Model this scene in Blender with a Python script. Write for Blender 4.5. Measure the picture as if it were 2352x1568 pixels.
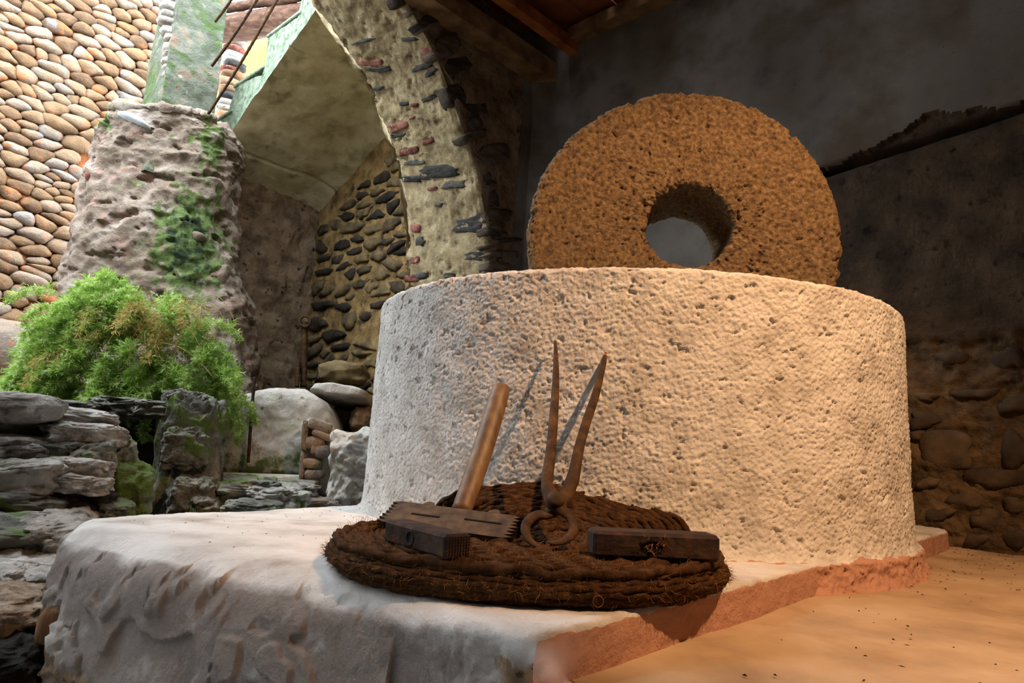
import bpy, math, random
import numpy as np
from mathutils import Vector, Matrix

for o in list(bpy.data.objects):
    bpy.data.objects.remove(o, do_unlink=True)
SC = bpy.context.scene
COL = SC.collection
random.seed(7)
RNG = np.random.default_rng(7)

# ------------------------------------------------------------------ camera
FPX, PITCH, ROLL, HC = 1568.0, 0.1448, 0.0544, 0.302
_F = np.array([0, math.cos(PITCH), math.sin(PITCH)])
_X0 = np.array([1.0, 0, 0]); _U0 = np.cross(_X0, _F)
_X = math.cos(ROLL) * _X0 + math.sin(ROLL) * _U0
_U = -math.sin(ROLL) * _X0 + math.cos(ROLL) * _U0
EYE = np.array([0, 0, HC])
cd = bpy.data.cameras.new('camera'); cam = bpy.data.objects.new('camera', cd); COL.objects.link(cam)
cd.sensor_width = 36.0; cd.lens = FPX / 2352 * 36.0; cd.clip_start = 0.02
R3 = Matrix((_X, _U, -_F)).transposed()
cam.matrix_world = Matrix.Translation(EYE) @ R3.to_4x4()
SC.camera = cam

# ------------------------------------------------------------------ light and exposure
SC.view_settings.view_transform = 'Standard'; SC.view_settings.look = 'None'
SC.view_settings.exposure = 0.0; SC.view_settings.gamma = 1.0; SC.view_settings.use_curve_mapping = False
world = bpy.data.worlds.new('world'); SC.world = world; world.use_nodes = True
bg = world.node_tree.nodes['Background']
bg.inputs[0].default_value = (0.80, 0.90, 1.0, 1); bg.inputs[1].default_value = 13.5
SUN_E = 0.3
sd = bpy.data.lights.new('sun', 'SUN'); sd.energy = SUN_E; sd.angle = math.radians(30); sd.color = (1.0, 0.93, 0.82)
so = bpy.data.objects.new('sun', sd); COL.objects.link(so)
so.rotation_euler = Vector((-0.30, 0.52, -0.95)).to_track_quat('-Z', 'Y').to_euler()
SPOT_POS, SPOT_AIM, SPOT_W = (1.35, 0.55, 2.6), (0.77, 2.435, 0.48), 480.0
ld = bpy.data.lights.new('warm_spot', 'SPOT'); ld.energy = SPOT_W; ld.color = (1.0, 0.58, 0.30)
ld.spot_size = math.radians(68); ld.spot_blend = 0.55; ld.shadow_soft_size = 0.035
lo = bpy.data.objects.new('warm_spot', ld); COL.objects.link(lo); lo.location = SPOT_POS
lo.rotation_euler = (Vector(SPOT_AIM) - Vector(SPOT_POS)).to_track_quat('-Z', 'Y').to_euler()

# ------------------------------------------------------------------ frames: s = towards the courtyard, t = towards the right wall
AN = math.radians(43.5)
V_ = np.array([math.sin(AN), math.cos(AN), 0.0]); U_ = np.array([-math.cos(AN), math.sin(AN), 0.0]); Z_ = np.array([0, 0, 1.0])
def W(s, t, z):
    s, t, z = np.broadcast_arrays(np.asarray(s, float), np.asarray(t, float), np.asarray(z, float))
    return s[..., None] * U_ + t[..., None] * V_ + z[..., None] * Z_
def ray(x, y): return _F + (x - 1176) / FPX * _X - (y - 784) / FPX * _U
def on_plane(x, y, P, n):
    d = ray(x, y); n = np.asarray(n, float); return EYE + d * (((np.asarray(P) - EYE) @ n) / (d @ n))
def on_t(x, y, t): return on_plane(x, y, t * V_, V_)
def on_s(x, y, s): return on_plane(x, y, s * U_, U_)
def on_z(x, y, z): return on_plane(x, y, (0, 0, z), Z_)
def on_y(x, y, Y): return on_plane(x, y, (0, Y, 0), (0, 1, 0))
def nrm(a):
    a = np.asarray(a, float); return a / (np.linalg.norm(a, axis=-1, keepdims=True) + 1e-12)
def st(P): return float(P @ U_), float(P @ V_), float(P[2])

# ------------------------------------------------------------------ noise
def _hash(ix, iy, iz, seed):
    n = (ix.astype(np.uint32) * np.uint32(374761393) + iy.astype(np.uint32) * np.uint32(668265263)
         + iz.astype(np.uint32) * np.uint32(2147483647) + np.uint32((seed * 974711 + 12345) & 0xffffffff))
    n = (n ^ (n >> np.uint32(13))) * np.uint32(1274126177)
    n = (n ^ (n >> np.uint32(16))) * np.uint32(2246822519)
    return n ^ (n >> np.uint32(15))
_G = nrm(np.random.default_rng(3).normal(size=(256, 3))).astype(np.float32)
def pn(P, seed=0):
    P = np.asarray(P, np.float32) + np.array([0.137, 0.291, 0.433], np.float32); fl = np.floor(P); I = fl.astype(np.int64); f = P - fl
    w = f * f * f * (f * (f * 6 - 15) + 10)
    out = np.zeros(P.shape[:-1], np.float32)
    for dx in (0, 1):
        wx = w[..., 0] if dx else 1 - w[..., 0]
        for dy in (0, 1):
            wy = w[..., 1] if dy else 1 - w[..., 1]
            for dz in (0, 1):
                wz = w[..., 2] if dz else 1 - w[..., 2]
                h = _hash(I[..., 0] + dx, I[..., 1] + dy, I[..., 2] + dz, seed) & np.uint32(255)
                g = _G[h]
                out += wx * wy * wz * (g[..., 0] * (f[..., 0] - dx) + g[..., 1] * (f[..., 1] - dy) + g[..., 2] * (f[..., 2] - dz))
    return out * 1.6
def fbm(P, o=4, seed=0, gain=0.5, lac=2.03):
    P = np.asarray(P, np.float32); a = 1.0; r = np.zeros(P.shape[:-1], np.float32); n = 0
    for k in range(o):
        r += a * pn(P, seed + k); n += a; a *= gain; P = P * lac + 3.7
    return r / n * 1.3
def ridg(P, o=4, seed=0):
    P = np.asarray(P, np.float32); a = 1.0; r = np.zeros(P.shape[:-1], np.float32)
    for k in range(o):
        r += a * (1 - np.abs(pn(P, seed + k)) * 2); a *= 0.5; P = P * 2.03 + 1.7
    return r / 2 - 0.35
def sstep(a, b, x):
    q = np.clip((x - a) / (b - a), 0, 1); return q * q * (3 - 2 * q)

# ------------------------------------------------------------------ materials
def C(h):
    if isinstance(h, str):
        c = [int(h[i:i + 2], 16) / 255 for i in (0, 2, 4)]
        return tuple(((x / 12.92) if x < 0.04045 else ((x + 0.055) / 1.055) ** 2.4) for x in c) + (1,)
    return tuple(h) + (1,) if len(h) == 3 else h
MATS = {}
def mat(name, ramp, scale=6.0, detail=8, rough=0.9, bumps=(), layers=(), rnd=0.0, metal=0.0, stretch=(1, 1, 1), spec=0.25, attr=None, rough2=0.55, sheen=0):
    m = bpy.data.materials.new(name); m.use_nodes = True; nt = m.node_tree; N = nt.nodes; L = nt.links
    b = N['Principled BSDF']; b.inputs['Roughness'].default_value = rough; b.inputs['Metallic'].default_value = metal
    b.inputs['Specular IOR Level'].default_value = spec
    tc = N.new('ShaderNodeTexCoord'); mp = N.new('ShaderNodeMapping'); mp.inputs['Scale'].default_value = stretch
    L.new(tc.outputs['Object'], mp.inputs['Vector'])
    oi = N.new('ShaderNodeObjectInfo')
    ml = N.new('ShaderNodeMath'); ml.operation = 'MULTIPLY'; ml.inputs[1].default_value = 37.0 if rnd else 0.0
    L.new(oi.outputs['Random'], ml.inputs[0])
    cb = N.new('ShaderNodeCombineXYZ'); L.new(ml.outputs[0], cb.inputs[0]); L.new(ml.outputs[0], cb.inputs[2]); L.new(cb.outputs[0], mp.inputs['Location'])
    def noise(sc, det=detail, dist=0.0, rg=rough2):
        n = N.new('ShaderNodeTexNoise'); n.inputs['Scale'].default_value = sc; n.inputs['Detail'].default_value = det
        n.inputs['Roughness'].default_value = rg; n.inputs['Distortion'].default_value = dist
        L.new(mp.outputs[0], n.inputs['Vector']); return n
    def rampn(stops):
        r = N.new('ShaderNodeValToRGB'); e = r.color_ramp.elements
        while len(e) < len(stops): e.new(0.5)
        for k, (p, c) in enumerate(stops): e[k].position = p; e[k].color = C(c)
        return r
    n0 = noise(scale); r0 = rampn(ramp)
    if rnd:
        ad = N.new('ShaderNodeMath'); ad.operation = 'MULTIPLY_ADD'; L.new(oi.outputs['Random'], ad.inputs[0]); ad.inputs[1].default_value = rnd; ad.inputs[2].default_value = -rnd / 2
        a2 = N.new('ShaderNodeMath'); a2.operation = 'ADD'; L.new(n0.outputs['Fac'], a2.inputs[0]); L.new(ad.outputs[0], a2.inputs[1]); L.new(a2.outputs[0], r0.inputs[0])
    else:
        L.new(n0.outputs['Fac'], r0.inputs[0])
    col = r0.outputs[0]
    for ly in layers:
        lc, lsc, lo_, hi_ = ly[:4]; at = ly[4] if len(ly) > 4 else None
        n = noise(lsc, 7); r = rampn([(lo_, (0, 0, 0)), (hi_, (1, 1, 1))])
        if at:
            an = N.new('ShaderNodeAttribute'); an.attribute_name = at
            s1 = N.new('ShaderNodeMath'); s1.operation = 'ADD'; L.new(n.outputs['Fac'], s1.inputs[0])
            L.new(an.outputs['Fac'], s1.inputs[1])
            s2 = N.new('ShaderNodeMath'); s2.operation = 'SUBTRACT'; L.new(s1.outputs[0], s2.inputs[0]); s2.inputs[1].default_value = 0.15
            L.new(s2.outputs[0], r.inputs[0])
        else: L.new(n.outputs['Fac'], r.inputs[0])
        mx = N.new('ShaderNodeMix'); mx.data_type = 'RGBA'; L.new(r.outputs[0], mx.inputs[0]); L.new(col, mx.inputs[6]); mx.inputs[7].default_value = C(lc)
        col = mx.outputs[2]
    L.new(col, b.inputs['Base Color'])
    prev = None
    for (bs, bst, bd) in bumps:
        n = noise(bs, 6, 0, 0.6); bn = N.new('ShaderNodeBump'); bn.inputs['Strength'].default_value = bst; bn.inputs['Distance'].default_value = bd
        L.new(n.outputs['Fac'], bn.inputs['Height'])
        if prev: L.new(prev.outputs[0], bn.inputs['Normal'])
        prev = bn
    if prev: L.new(prev.outputs[0], b.inputs['Normal'])
    MATS[name] = m; return m

mat('drum_plaster', [(0.3, 'b2aba2'), (0.5, 'cdc8c0'), (0.75, 'dedad4')], 9, bumps=((170, 0.6, 0.004), (60, 0.4, 0.006)), layers=(('8e7f6c', 42, 0.66, 0.78), ('b58870', 30, 0.30, 0.42, 'pink')))
mat('plaster', [(0.3, 'aaa39b'), (0.5, 'c8c3bc'), (0.75, 'd9d5d0')], 5, bumps=((120, 0.5, 0.004), (40, 0.5, 0.01), (13, 0.5, 0.02)), layers=(('8a735c', 3.2, 0.58, 0.75), ('5c4a3a', 60, 0.72, 0.78), ('81776f', 7, 0.36, 0.66, 'face'), ('75655a', 6, 0.76, 0.92, 'face'), ('7d6750', 26, 0.52, 0.66, 'crumb'), ('4a382a', 40, 0.72, 0.80, 'crumb'), ('b58870', 30, 0.30, 0.36, 'pink'), ('54382a', 44, 1.60, 1.66, 'pink')))  # face layers: grey-brown render, with the front's shade put into the colour
mat('floor_plaster', [(0.3, '8c745a'), (0.5, 'a68c6d'), (0.75, 'b7a083')], 4, stretch=(1, 1, 1), bumps=((90, 0.3, 0.003), (14, 0.3, 0.01)), layers=(('8c6f4b', 5, 0.55, 0.8), ('4a3826', 110, 0.74, 0.78)))
mat('pink_plaster', [(0.3, 'a57962'), (0.55, 'b98a70'), (0.8, 'c69a80')], 6, bumps=((90, 0.4, 0.004), (30, 0.4, 0.01)), layers=(('4e3426', 38, 0.70, 0.75),))
mat('crumbled', [(0.3, '5a4635'), (0.5, '8f7a64'), (0.75, 'b8a68f')], 22, bumps=((60, 0.9, 0.01), (20, 0.8, 0.02)))
mat('millstone', [(0.28, '382a1d'), (0.42, '614c35'), (0.55, '776042'), (0.75, '927955')], 60, bumps=((130, 0.8, 0.006), (45, 0.7, 0.01)), layers=(('2a1a0c', 34, 0.66, 0.74), ('c9a76c', 90, 0.70, 0.78)))
mat('grey_wall', [(0.3, '524d47'), (0.5, '76706a'), (0.75, '8b857d')], 3.2, bumps=((70, 0.5, 0.006), (18, 0.4, 0.015)), layers=(('5a5249', 1.6, 0.46, 0.66), ('a8a299', 45, 0.73, 0.78), ('2a221a', 30, 0.70, 0.76), ('5c5042', 2.6, 0.5, 0.7)))
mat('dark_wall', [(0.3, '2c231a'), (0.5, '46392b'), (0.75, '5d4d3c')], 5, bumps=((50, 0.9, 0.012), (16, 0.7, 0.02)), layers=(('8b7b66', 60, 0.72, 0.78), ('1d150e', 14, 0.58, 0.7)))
mat('rubble_mortar', [(0.3, '35291d'), (0.5, '55452f'), (0.75, '6d5a3e')], 9, bumps=((45, 1.0, 0.012), (14, 0.8, 0.02)), layers=(('2a2014', 16, 0.6, 0.7),))
mat('rubble_stone', [(0.25, '2c251e'), (0.5, '43382c'), (0.75, '5a4c3b')], 9, rnd=0.3, bumps=((60, 0.6, 0.006), (20, 0.5, 0.01)))
mat('arch_mortar', [(0.28, '6f5f45'), (0.5, '9a8865'), (0.75, 'b7a785')], 7, bumps=((60, 0.9, 0.008), (18, 0.7, 0.02)), layers=(('4b4030', 9, 0.60, 0.72), ('c2b494', 26, 0.64, 0.74)))
mat('pillar_plaster', [(0.28, '3c4034'), (0.5, '5e6153'), (0.75, '7c7d6f')], 5, bumps=((60, 1.0, 0.012), (16, 0.8, 0.03)), layers=(('7a6656', 5, 0.55, 0.68), ('4a5a34', 9, 0.48, 0.62, 'moss'), ('8b8b82', 14, 0.64, 0.74)))
mat('log_wood', [(0.3, '33221a'), (0.5, '503628'), (0.75, '6f5642')], 4, stretch=(0.8, 6, 6), bumps=((30, 0.6, 0.01),))
mat('brick', [(0.3, '552f27'), (0.5, '7d493c'), (0.75, '9d6f60')], 14, rnd=0.25, bumps=((90, 0.6, 0.004),), layers=(('a79577', 30, 0.60, 0.70),))
mat('slate', [(0.28, '2d2c2c'), (0.5, '46443f'), (0.75, '6a655a')], 14, rnd=0.3, stretch=(1, 1, 4), bumps=((60, 0.9, 0.006), (18, 0.6, 0.01)), layers=(('8f7f62', 20, 0.66, 0.76),))
mat('dark_slate', [(0.28, '332b25'), (0.5, '54483d'), (0.75, '75675a')], 10, rnd=0.3, stretch=(1, 1, 3), bumps=((60, 0.9, 0.006), (18, 0.6, 0.01)))
mat('niche_mortar', [(0.3, '5a472f'), (0.5, '84693f'), (0.75, 'a58a5f')], 8, bumps=((45, 0.9, 0.01), (14, 0.7, 0.02)), layers=(('3a2c1c', 7, 0.55, 0.7),))
mat('niche_stone', [(0.2, '221d17'), (0.45, '3c3328'), (0.65, '5f5038'), (0.85, '7d6a48')], 8, rnd=0.55, bumps=((50, 0.7, 0.006), (18, 0.6, 0.01)))
mat('brown_wall', [(0.3, '564535'), (0.5, '836d57'), (0.75, 'a38d75')], 6, bumps=((50, 0.9, 0.01), (14, 0.8, 0.025)), layers=(('2c2118', 12, 0.58, 0.7), ('8d8168', 5, 0.62, 0.76)))
mat('concrete_soffit', [(0.3, 'a59a78'), (0.5, 'c9bf9c'), (0.75, 'dcd3b4')], 5, bumps=((60, 0.5, 0.005), (12, 0.5, 0.02)), layers=(('6b6040', 3, 0.56, 0.72), ('4a4229', 60, 0.70, 0.76), ('8a7a3c', 1.4, 0.6, 0.8)))
mat('lichen_concrete', [(0.3, '566350'), (0.5, '7b8873'), (0.75, '98a290')], 14, bumps=((60, 0.8, 0.008),), layers=(('4c5e3c', 18, 0.55, 0.66), ('2f3326', 40, 0.66, 0.72)))
mat('ruin_plaster', [(0.28, '5a4b40'), (0.5, '847465'), (0.75, 'a5998d')], 5, bumps=((60, 1.0, 0.012), (16, 0.8, 0.03)), layers=(('8f6f62', 6, 0.56, 0.7), ('3a3026', 18, 0.63, 0.72), ('5b6b3a', 9, 0.48, 0.60, 'moss'), ('23301c', 14, 0.62, 0.78, 'moss')))
mat('white_ruin', [(0.28, '8a8277'), (0.5, 'b4ada2'), (0.75, 'd0cac0')], 5, bumps=((70, 0.7, 0.008), (18, 0.6, 0.02)), layers=(('8d9069', 5, 0.55, 0.72), ('6a5a48', 12, 0.62, 0.74), ('55663a', 10, 0.5, 0.62, 'moss')))
mat('mossy_rock', [(0.28, '3a3830'), (0.5, '68665a'), (0.75, '9b988a')], 8, bumps=((60, 1.0, 0.012), (16, 0.9, 0.03)), layers=(('2a2a20', 11, 0.56, 0.68), ('4f6128', 8, 0.50, 0.62, 'moss')), rnd=0.1)
mat('pale_rock', [(0.28, '6d655c'), (0.5, 'a39b90'), (0.75, 'cdc7be')], 8, bumps=((60, 1.0, 0.012), (16, 0.9, 0.03)), layers=(('4a4036', 12, 0.56, 0.68), ('7d7468', 5, 0.58, 0.72), ('4f6128', 8, 0.5, 0.62, 'moss')), rnd=0.15)
mat('dark_earth', [(0.3, '100d09'), (0.5, '1e1912'), (0.75, '33291c')], 14, bumps=((40, 1.0, 0.02),))
mat('cobble', [(0.2, '644d39'), (0.42, '816549'), (0.6, '8f7963'), (0.8, '827b74')], 3, rnd=0.5, bumps=((50, 0.9, 0.012), (12, 0.9, 0.03)), layers=(('b0683c', 6, 0.56, 0.70), ('83868c', 4, 0.62, 0.76)))
mat('cobble_mortar', [(0.3, '7a4526'), (0.5, 'a05f36'), (0.75, 'bd8052')], 9, bumps=((40, 1.0, 0.015),))
mat('old_wood', [(0.3, '3e2a1a'), (0.5, '6a4c31'), (0.75, '8c6c4c')], 5, stretch=(8, 8, 0.8), bumps=((30, 0.6, 0.006),))
mat('beam_wood', [(0.3, '4e3826'), (0.5, '80603f'), (0.75, 'a07c58')], 6, stretch=(1, 1, 1), bumps=((30, 0.6, 0.008),))
mat('rafter_wood', [(0.3, '6a361c'), (0.5, 'a0592a'), (0.75, 'b9703c')], 6, bumps=((30, 0.5, 0.006),))
mat('board_wood', [(0.3, '55291a'), (0.5, '7e4424'), (0.75, '965a34')], 5, rnd=0.2, bumps=((30, 0.5, 0.006),))
mat('handle_wood', [(0.3, '4a3520'), (0.5, '694e30'), (0.75, '82653d')], 5, stretch=(9, 9, 1.2), rough=0.5, bumps=((40, 0.25, 0.002),), spec=0.4)
mat('rust', [(0.28, '26190c'), (0.5, '432d16'), (0.72, '604221')], 30, rough=0.75, metal=0.25, bumps=((140, 0.6, 0.002), (40, 0.3, 0.003)), layers=(('2a1a10', 14, 0.56, 0.7),))
mat('tool_iron', [(0.28, '2b2014'), (0.5, '4b3a26'), (0.72, '614d34')], 30, rough=0.7, metal=0.2, bumps=((140, 0.6, 0.002), (40, 0.3, 0.003)), layers=(('2a1d12', 12, 0.58, 0.72),))
mat('dark_iron', [(0.28, '1d130c'), (0.5, '35241a'), (0.72, '4f3929')], 26, rough=0.8, metal=0.2, bumps=((110, 0.8, 0.003), (30, 0.4, 0.005)), layers=(('8a5a32', 60, 0.70, 0.77),))
mat('hole_black', [(0.3, '050403'), (0.7, '0b0806')], 10)
mat('orange_tip', [(0.3, 'a8430c'), (0.7, 'd2621a')], 30, rough=0.6)
mat('rope', [(0.28, '20130a'), (0.5, '3d2713'), (0.75, '614223')], 60, rough2=0.7, bumps=((220, 0.9, 0.003),), spec=0.1)
mat('fibre', [(0.3, '5c3c1c'), (0.6, '8a6232')], 30, spec=0.1)
mat('needle_green', [(0.28, '587a2c'), (0.45, '8caf48'), (0.58, 'b4c874'), (0.72, 'e8f0dc')], 14, rough=0.6)  # palest stop puts white glints of light into the needle colour
mat('needle_dry', [(0.3, '9a8440'), (0.6, 'c0ab68')], 5, rough=0.8)
mat('stem_green', [(0.3, '6a7a3a'), (0.6, 'a0a468')], 5, rough=0.7)
mat('white_flint', [(0.3, 'a7b0b8'), (0.6, 'c8d0d6')], 6, bumps=((60, 0.4, 0.005),))
mat('ochre_wall', [(0.3, '7d603a'), (0.6, '987748')], 3, bumps=((40, 0.5, 0.01),))
mat('crumb', [(0.3, '120c07'), (0.7, '2b1c10')], 20)
# needles let some light through
for nm in ('needle_green', 'needle_dry'):
    nt = MATS[nm].node_tree; b = nt.nodes['Principled BSDF']; out = [q for q in nt.nodes if q.type == 'OUTPUT_MATERIAL'][0]
    tr = nt.nodes.new('ShaderNodeBsdfTranslucent'); ms_ = nt.nodes.new('ShaderNodeMixShader'); ms_.inputs[0].default_value = 0.45
    nt.links.new(b.inputs['Base Color'].links[0].from_socket, tr.inputs[0]); nt.links.new(b.outputs[0], ms_.inputs[1]); nt.links.new(tr.outputs[0], ms_.inputs[2]); nt.links.new(ms_.outputs[0], out.inputs[0])

# ------------------------------------------------------------------ object helpers
ORG = {}
def add(name, V, F, m, parent=None, smooth=True, label=None, cat=None, kind=None, group=None, fm=None, attrs=None, origin=None):
    """V (n,3) world coordinates; F list of faces or (k,4) int array; m a material name or list of them (fm gives the slot per face)"""
    V = np.asarray(V, float)
    me = bpy.data.meshes.new(name)
    if origin is None: origin = np.array([V[:, 0].mean(), V[:, 1].mean(), V[:, 2].min()])
    origin = np.asarray(origin, float)
    L = (V - origin)
    if isinstance(F, np.ndarray):
        k = F.shape[1]; nf = len(F)
        me.vertices.add(len(L)); me.vertices.foreach_set('co', L.astype(np.float32).ravel())
        me.loops.add(nf * k); me.loops.foreach_set('vertex_index', F.astype(np.int32).ravel())
        me.polygons.add(nf); me.polygons.foreach_set('loop_start', np.arange(0, nf * k, k, dtype=np.int32))
        me.polygons.foreach_set('loop_total', np.full(nf, k, np.int32))
        me.update(calc_edges=True)
    else:
        me.from_pydata(L.tolist(), [], [list(f) for f in F])
    for mm in ([m] if isinstance(m, str) else m): me.materials.append(MATS[mm])
    if fm is not None: me.polygons.foreach_set('material_index', np.asarray(fm, np.int32))
    if smooth: me.polygons.foreach_set('use_smooth', np.ones(len(me.polygons), bool))
    if attrs:
        for an, av in attrs.items():
            a = me.attributes.new(an, 'FLOAT', 'POINT'); a.data.foreach_set('value', np.asarray(av, np.float32))
    me.validate(verbose=False); me.update()
    o = bpy.data.objects.new(name, me); COL.objects.link(o)
    ORG[o.name] = origin
    if parent is not None:
        o.parent = parent; o.location = origin - ORG[parent.name]
    else: o.location = origin
    tag(o, label, cat, kind, group); return o
def tag(o, label=None, cat=None, kind=None, group=None):
    if label: o['label'] = label
    if cat: o['category'] = cat
    if kind: o['kind'] = kind
    if group: o['group'] = group
def empty(name, loc, label=None, cat=None, kind=None, group=None):
    o = bpy.data.objects.new(name, None); COL.objects.link(o); o.location = loc; o.empty_display_size = 0.1
    ORG[o.name] = np.asarray(loc, float); tag(o, label, cat, kind, group); return o
def gridF(nu, nv, cu=False, cv=False, flip=False):
    iu = np.arange(nu if cu else nu - 1); iv = np.arange(nv if cv else nv - 1)
    a, b = np.meshgrid(iu, iv, indexing='ij'); a2 = (a + 1) % nu; b2 = (b + 1) % nv
    F = np.stack([a * nv + b, a2 * nv + b, a2 * nv + b2, a * nv + b2], -1).reshape(-1, 4)
    return F[:, ::-1].copy() if flip else F
def grid_normals(P, cu=False, cv=False):
    du = (np.roll(P, -1, 0) - np.roll(P, 1, 0)) if cu else np.gradient(P, axis=0)
    dv = (np.roll(P, -1, 1) - np.roll(P, 1, 1)) if cv else np.gradient(P, axis=1)
    return nrm(np.cross(du, dv))
def cat_mesh(parts):
    V, F, o = [], [], 0
    for v, f in parts:
        V.append(np.asarray(v, float)); F += [[i + o for i in q] for q in (f.tolist() if isinstance(f, np.ndarray) else f)]; o += len(v)
    return np.concatenate(V), F
def crom(P, n, closed=False):
    """Catmull-Rom resample of control points"""
    P = np.asarray(P, float); m = len(P)
    idx = np.linspace(0, m if closed else m - 1, n, endpoint=not closed)
    i = np.floor(idx).astype(int); f = idx - i
    if not closed:
        i = np.minimum(i, m - 2); f = idx - i
        g = lambda k: P[np.clip(k, 0, m - 1)]
    else: g = lambda k: P[k % m]
    f = f.reshape(-1, *([1] * (P.ndim - 1)))
    p0, p1, p2, p3 = g(i - 1), g(i), g(i + 1), g(i + 2)
    return 0.5 * (2 * p1 + (p2 - p0) * f + (2 * p0 - 5 * p1 + 4 * p2 - p3) * f ** 2 + (3 * p1 - p0 - 3 * p2 + p3) * f ** 3)
def resample(P, n, closed=True):
    P = np.asarray(P, float); Q = np.vstack([P, P[:1]]) if closed else P
    d = np.r_[0, np.cumsum(np.linalg.norm(np.diff(Q, axis=0), axis=1))]
    tt = np.linspace(0, d[-1], n, endpoint=not closed)
    return np.stack([np.interp(tt, d, Q[:, k]) for k in range(Q.shape[1])], -1)
def chaikin(P, k=1):
    for _ in range(k):
        Q = np.roll(P, -1, 0); P = np.stack([0.75 * P + 0.25 * Q, 0.25 * P + 0.75 * Q], 1).reshape(-1, P.shape[1])
    return P
def relief(out, n, hf, hb, radii=(1, 0.82, 0.45), p=2.4, amp=0.0, sc=8.0, seed=0):
    """closed stone from an outline (k,3): bulges hf along n, goes hb behind the outline plane"""
    out = np.asarray(out, float); n = nrm(n); c = out.mean(0); k = len(out)
    rings = [out - n * hb, out]
    for r in radii[1:]:
        rings.append(c + (out - c) * r + n * hf * (1 - r ** p) ** 0.55)
    V = np.concatenate(rings + [(c + n * hf)[None]])
    if amp:
        d = nrm(V - (c - n * hb)); V = V + d * (fbm(V * sc, 3, seed) * amp)[:, None]
    F = []
    for j in range(len(rings) - 1):
        for i in range(k):
            i2 = (i + 1) % k; F.append((j * k + i, j * k + i2, (j + 1) * k + i2, (j + 1) * k + i))
    b = (len(rings) - 1) * k; e = len(V) - 1
    for i in range(k): F.append((b + i, b + (i + 1) % k, e))
    F.append(tuple(range(k - 1, -1, -1)))
    return V, F
def rock(c, size, axes=None, n=(40, 24), e=0.75, amp=0.12, sc=1.4, seed=0, strata=0.0, flat_top=0.0):
    """lumpy boulder: superellipsoid half sizes size along axes"""
    a = np.linspace(0, 2 * np.pi, n[0], endpoint=False); b = np.linspace(-np.pi / 2, np.pi / 2, n[1])
    A, B = np.meshgrid(a, b, indexing='ij')
    sp = lambda x, ee: np.sign(x) * np.abs(x) ** ee
    D = np.stack([sp(np.cos(B), e) * sp(np.cos(A), e), sp(np.cos(B), e) * sp(np.sin(A), e), sp(np.sin(B), e)], -1)
    dd = nrm(D)
    q = 1 + amp * (fbm(dd * sc + seed * 3.1, 5, seed) * 1.3 + 0.6 * ridg(dd * sc * 1.3 + seed, 3, seed + 9))
    q = q + amp * 0.22 * fbm(dd * sc * 5 + seed, 4, seed + 17) + amp * 0.12 * ridg(dd * sc * 9 + seed, 3, seed + 23)
    if strata: q = q + strata * np.sin(D[..., 2] * 9 + 3 * pn(dd * 1.5 + seed, seed))
    D = D * q[..., None]
    ax = np.eye(3) if axes is None else np.asarray(axes)
    P = np.asarray(c) + (D * np.asarray(size)) @ ax
    return P.reshape(-1, 3), gridF(n[0], n[1], cu=True)
def box(c, half, axes=None, bev=0.0):
    """bevelled box"""
    ax = np.eye(3) if axes is None else np.asarray(axes); h = np.asarray(half, float); b = min(bev, h.min() * 0.9)
    V = []; 
    if b <= 0:
        for sx in (-1, 1):
            for sy in (-1, 1):
                for sz in (-1, 1): V.append((sx * h[0], sy * h[1], sz * h[2]))
        F = [(0, 1, 3, 2), (4, 6, 7, 5), (0, 4, 5, 1), (2, 3, 7, 6), (0, 2, 6, 4), (1, 5, 7, 3)]
        return np.asarray(c) + np.array(V) @ ax, F
    idx = {}
    for sx in (-1, 1):
        for sy in (-1, 1):
            for sz in (-1, 1):
                for k in range(3):
                    q = np.array([sx, sy, sz]) * (h - b); q[k] = (sx, sy, sz)[k] * h[k]
                    idx[(sx, sy, sz, k)] = len(V); V.append(q)
    F = []
    for k in range(3):
        i, j = [a for a in range(3) if a != k]
        for s in (-1, 1):
            def g(a, b_):
                q = [0, 0, 0]; q[k] = s; q[i] = a; q[j] = b_; return idx[(*q, k)]
            f = [g(-1, -1), g(1, -1), g(1, 1), g(-1, 1)]; F.append(f)
    for k in range(3):
        i, j = [a for a in range(3) if a != k]
        for si in (-1, 1):
            for sj in (-1, 1):
                def g(sk, m):
                    q = [0, 0, 0]; q[k] = sk; q[i] = si; q[j] = sj; return idx[(*q, m)]
                F.append([g(-1, i), g(1, i), g(1, j), g(-1, j)])
    for sx in (-1, 1):
        for sy in (-1, 1):
            for sz in (-1, 1): F.append([idx[(sx, sy, sz, k)] for k in range(3)])
    return np.asarray(c) + np.array(V) @ ax, F
def fix_normals(o):
    import bmesh
    bm = bmesh.new(); bm.from_mesh(o.data); bmesh.ops.recalc_face_normals(bm, faces=bm.faces); bm.to_mesh(o.data); bm.free(); return o
def tube(P, r, n=10, flat=None, nrml=None, caps=True):
    """tube along P with radius r (scalar or list); flat=(a,b) scales in the frame (side, nrml)"""
    P = np.asarray(P, float); r = np.broadcast_to(np.asarray(r, float), (len(P),)); T = nrm(np.gradient(P, axis=0))
    ref = np.asarray(nrml if nrml is not None else ((0, 0, 1.0) if abs(T[:, 2]).mean() < 0.8 else (1.0, 0, 0)), float)
    S = nrm(np.cross(T, ref)); Nn = np.cross(S, T)
    a = np.linspace(0, 2 * np.pi, n, endpoint=False); fa, fb = flat or (1, 1)
    Q = P[:, None] + r[:, None, None] * (fa * np.cos(a)[None, :, None] * S[:, None] + fb * np.sin(a)[None, :, None] * Nn[:, None])
    F = gridF(len(P), n, cv=True, flip=True).tolist()
    if caps: F.append(list(range(n))); F.append(list(range((len(P) - 1) * n + n - 1, (len(P) - 1) * n - 1, -1)))
    return Q.reshape(-1, 3), F
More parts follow.
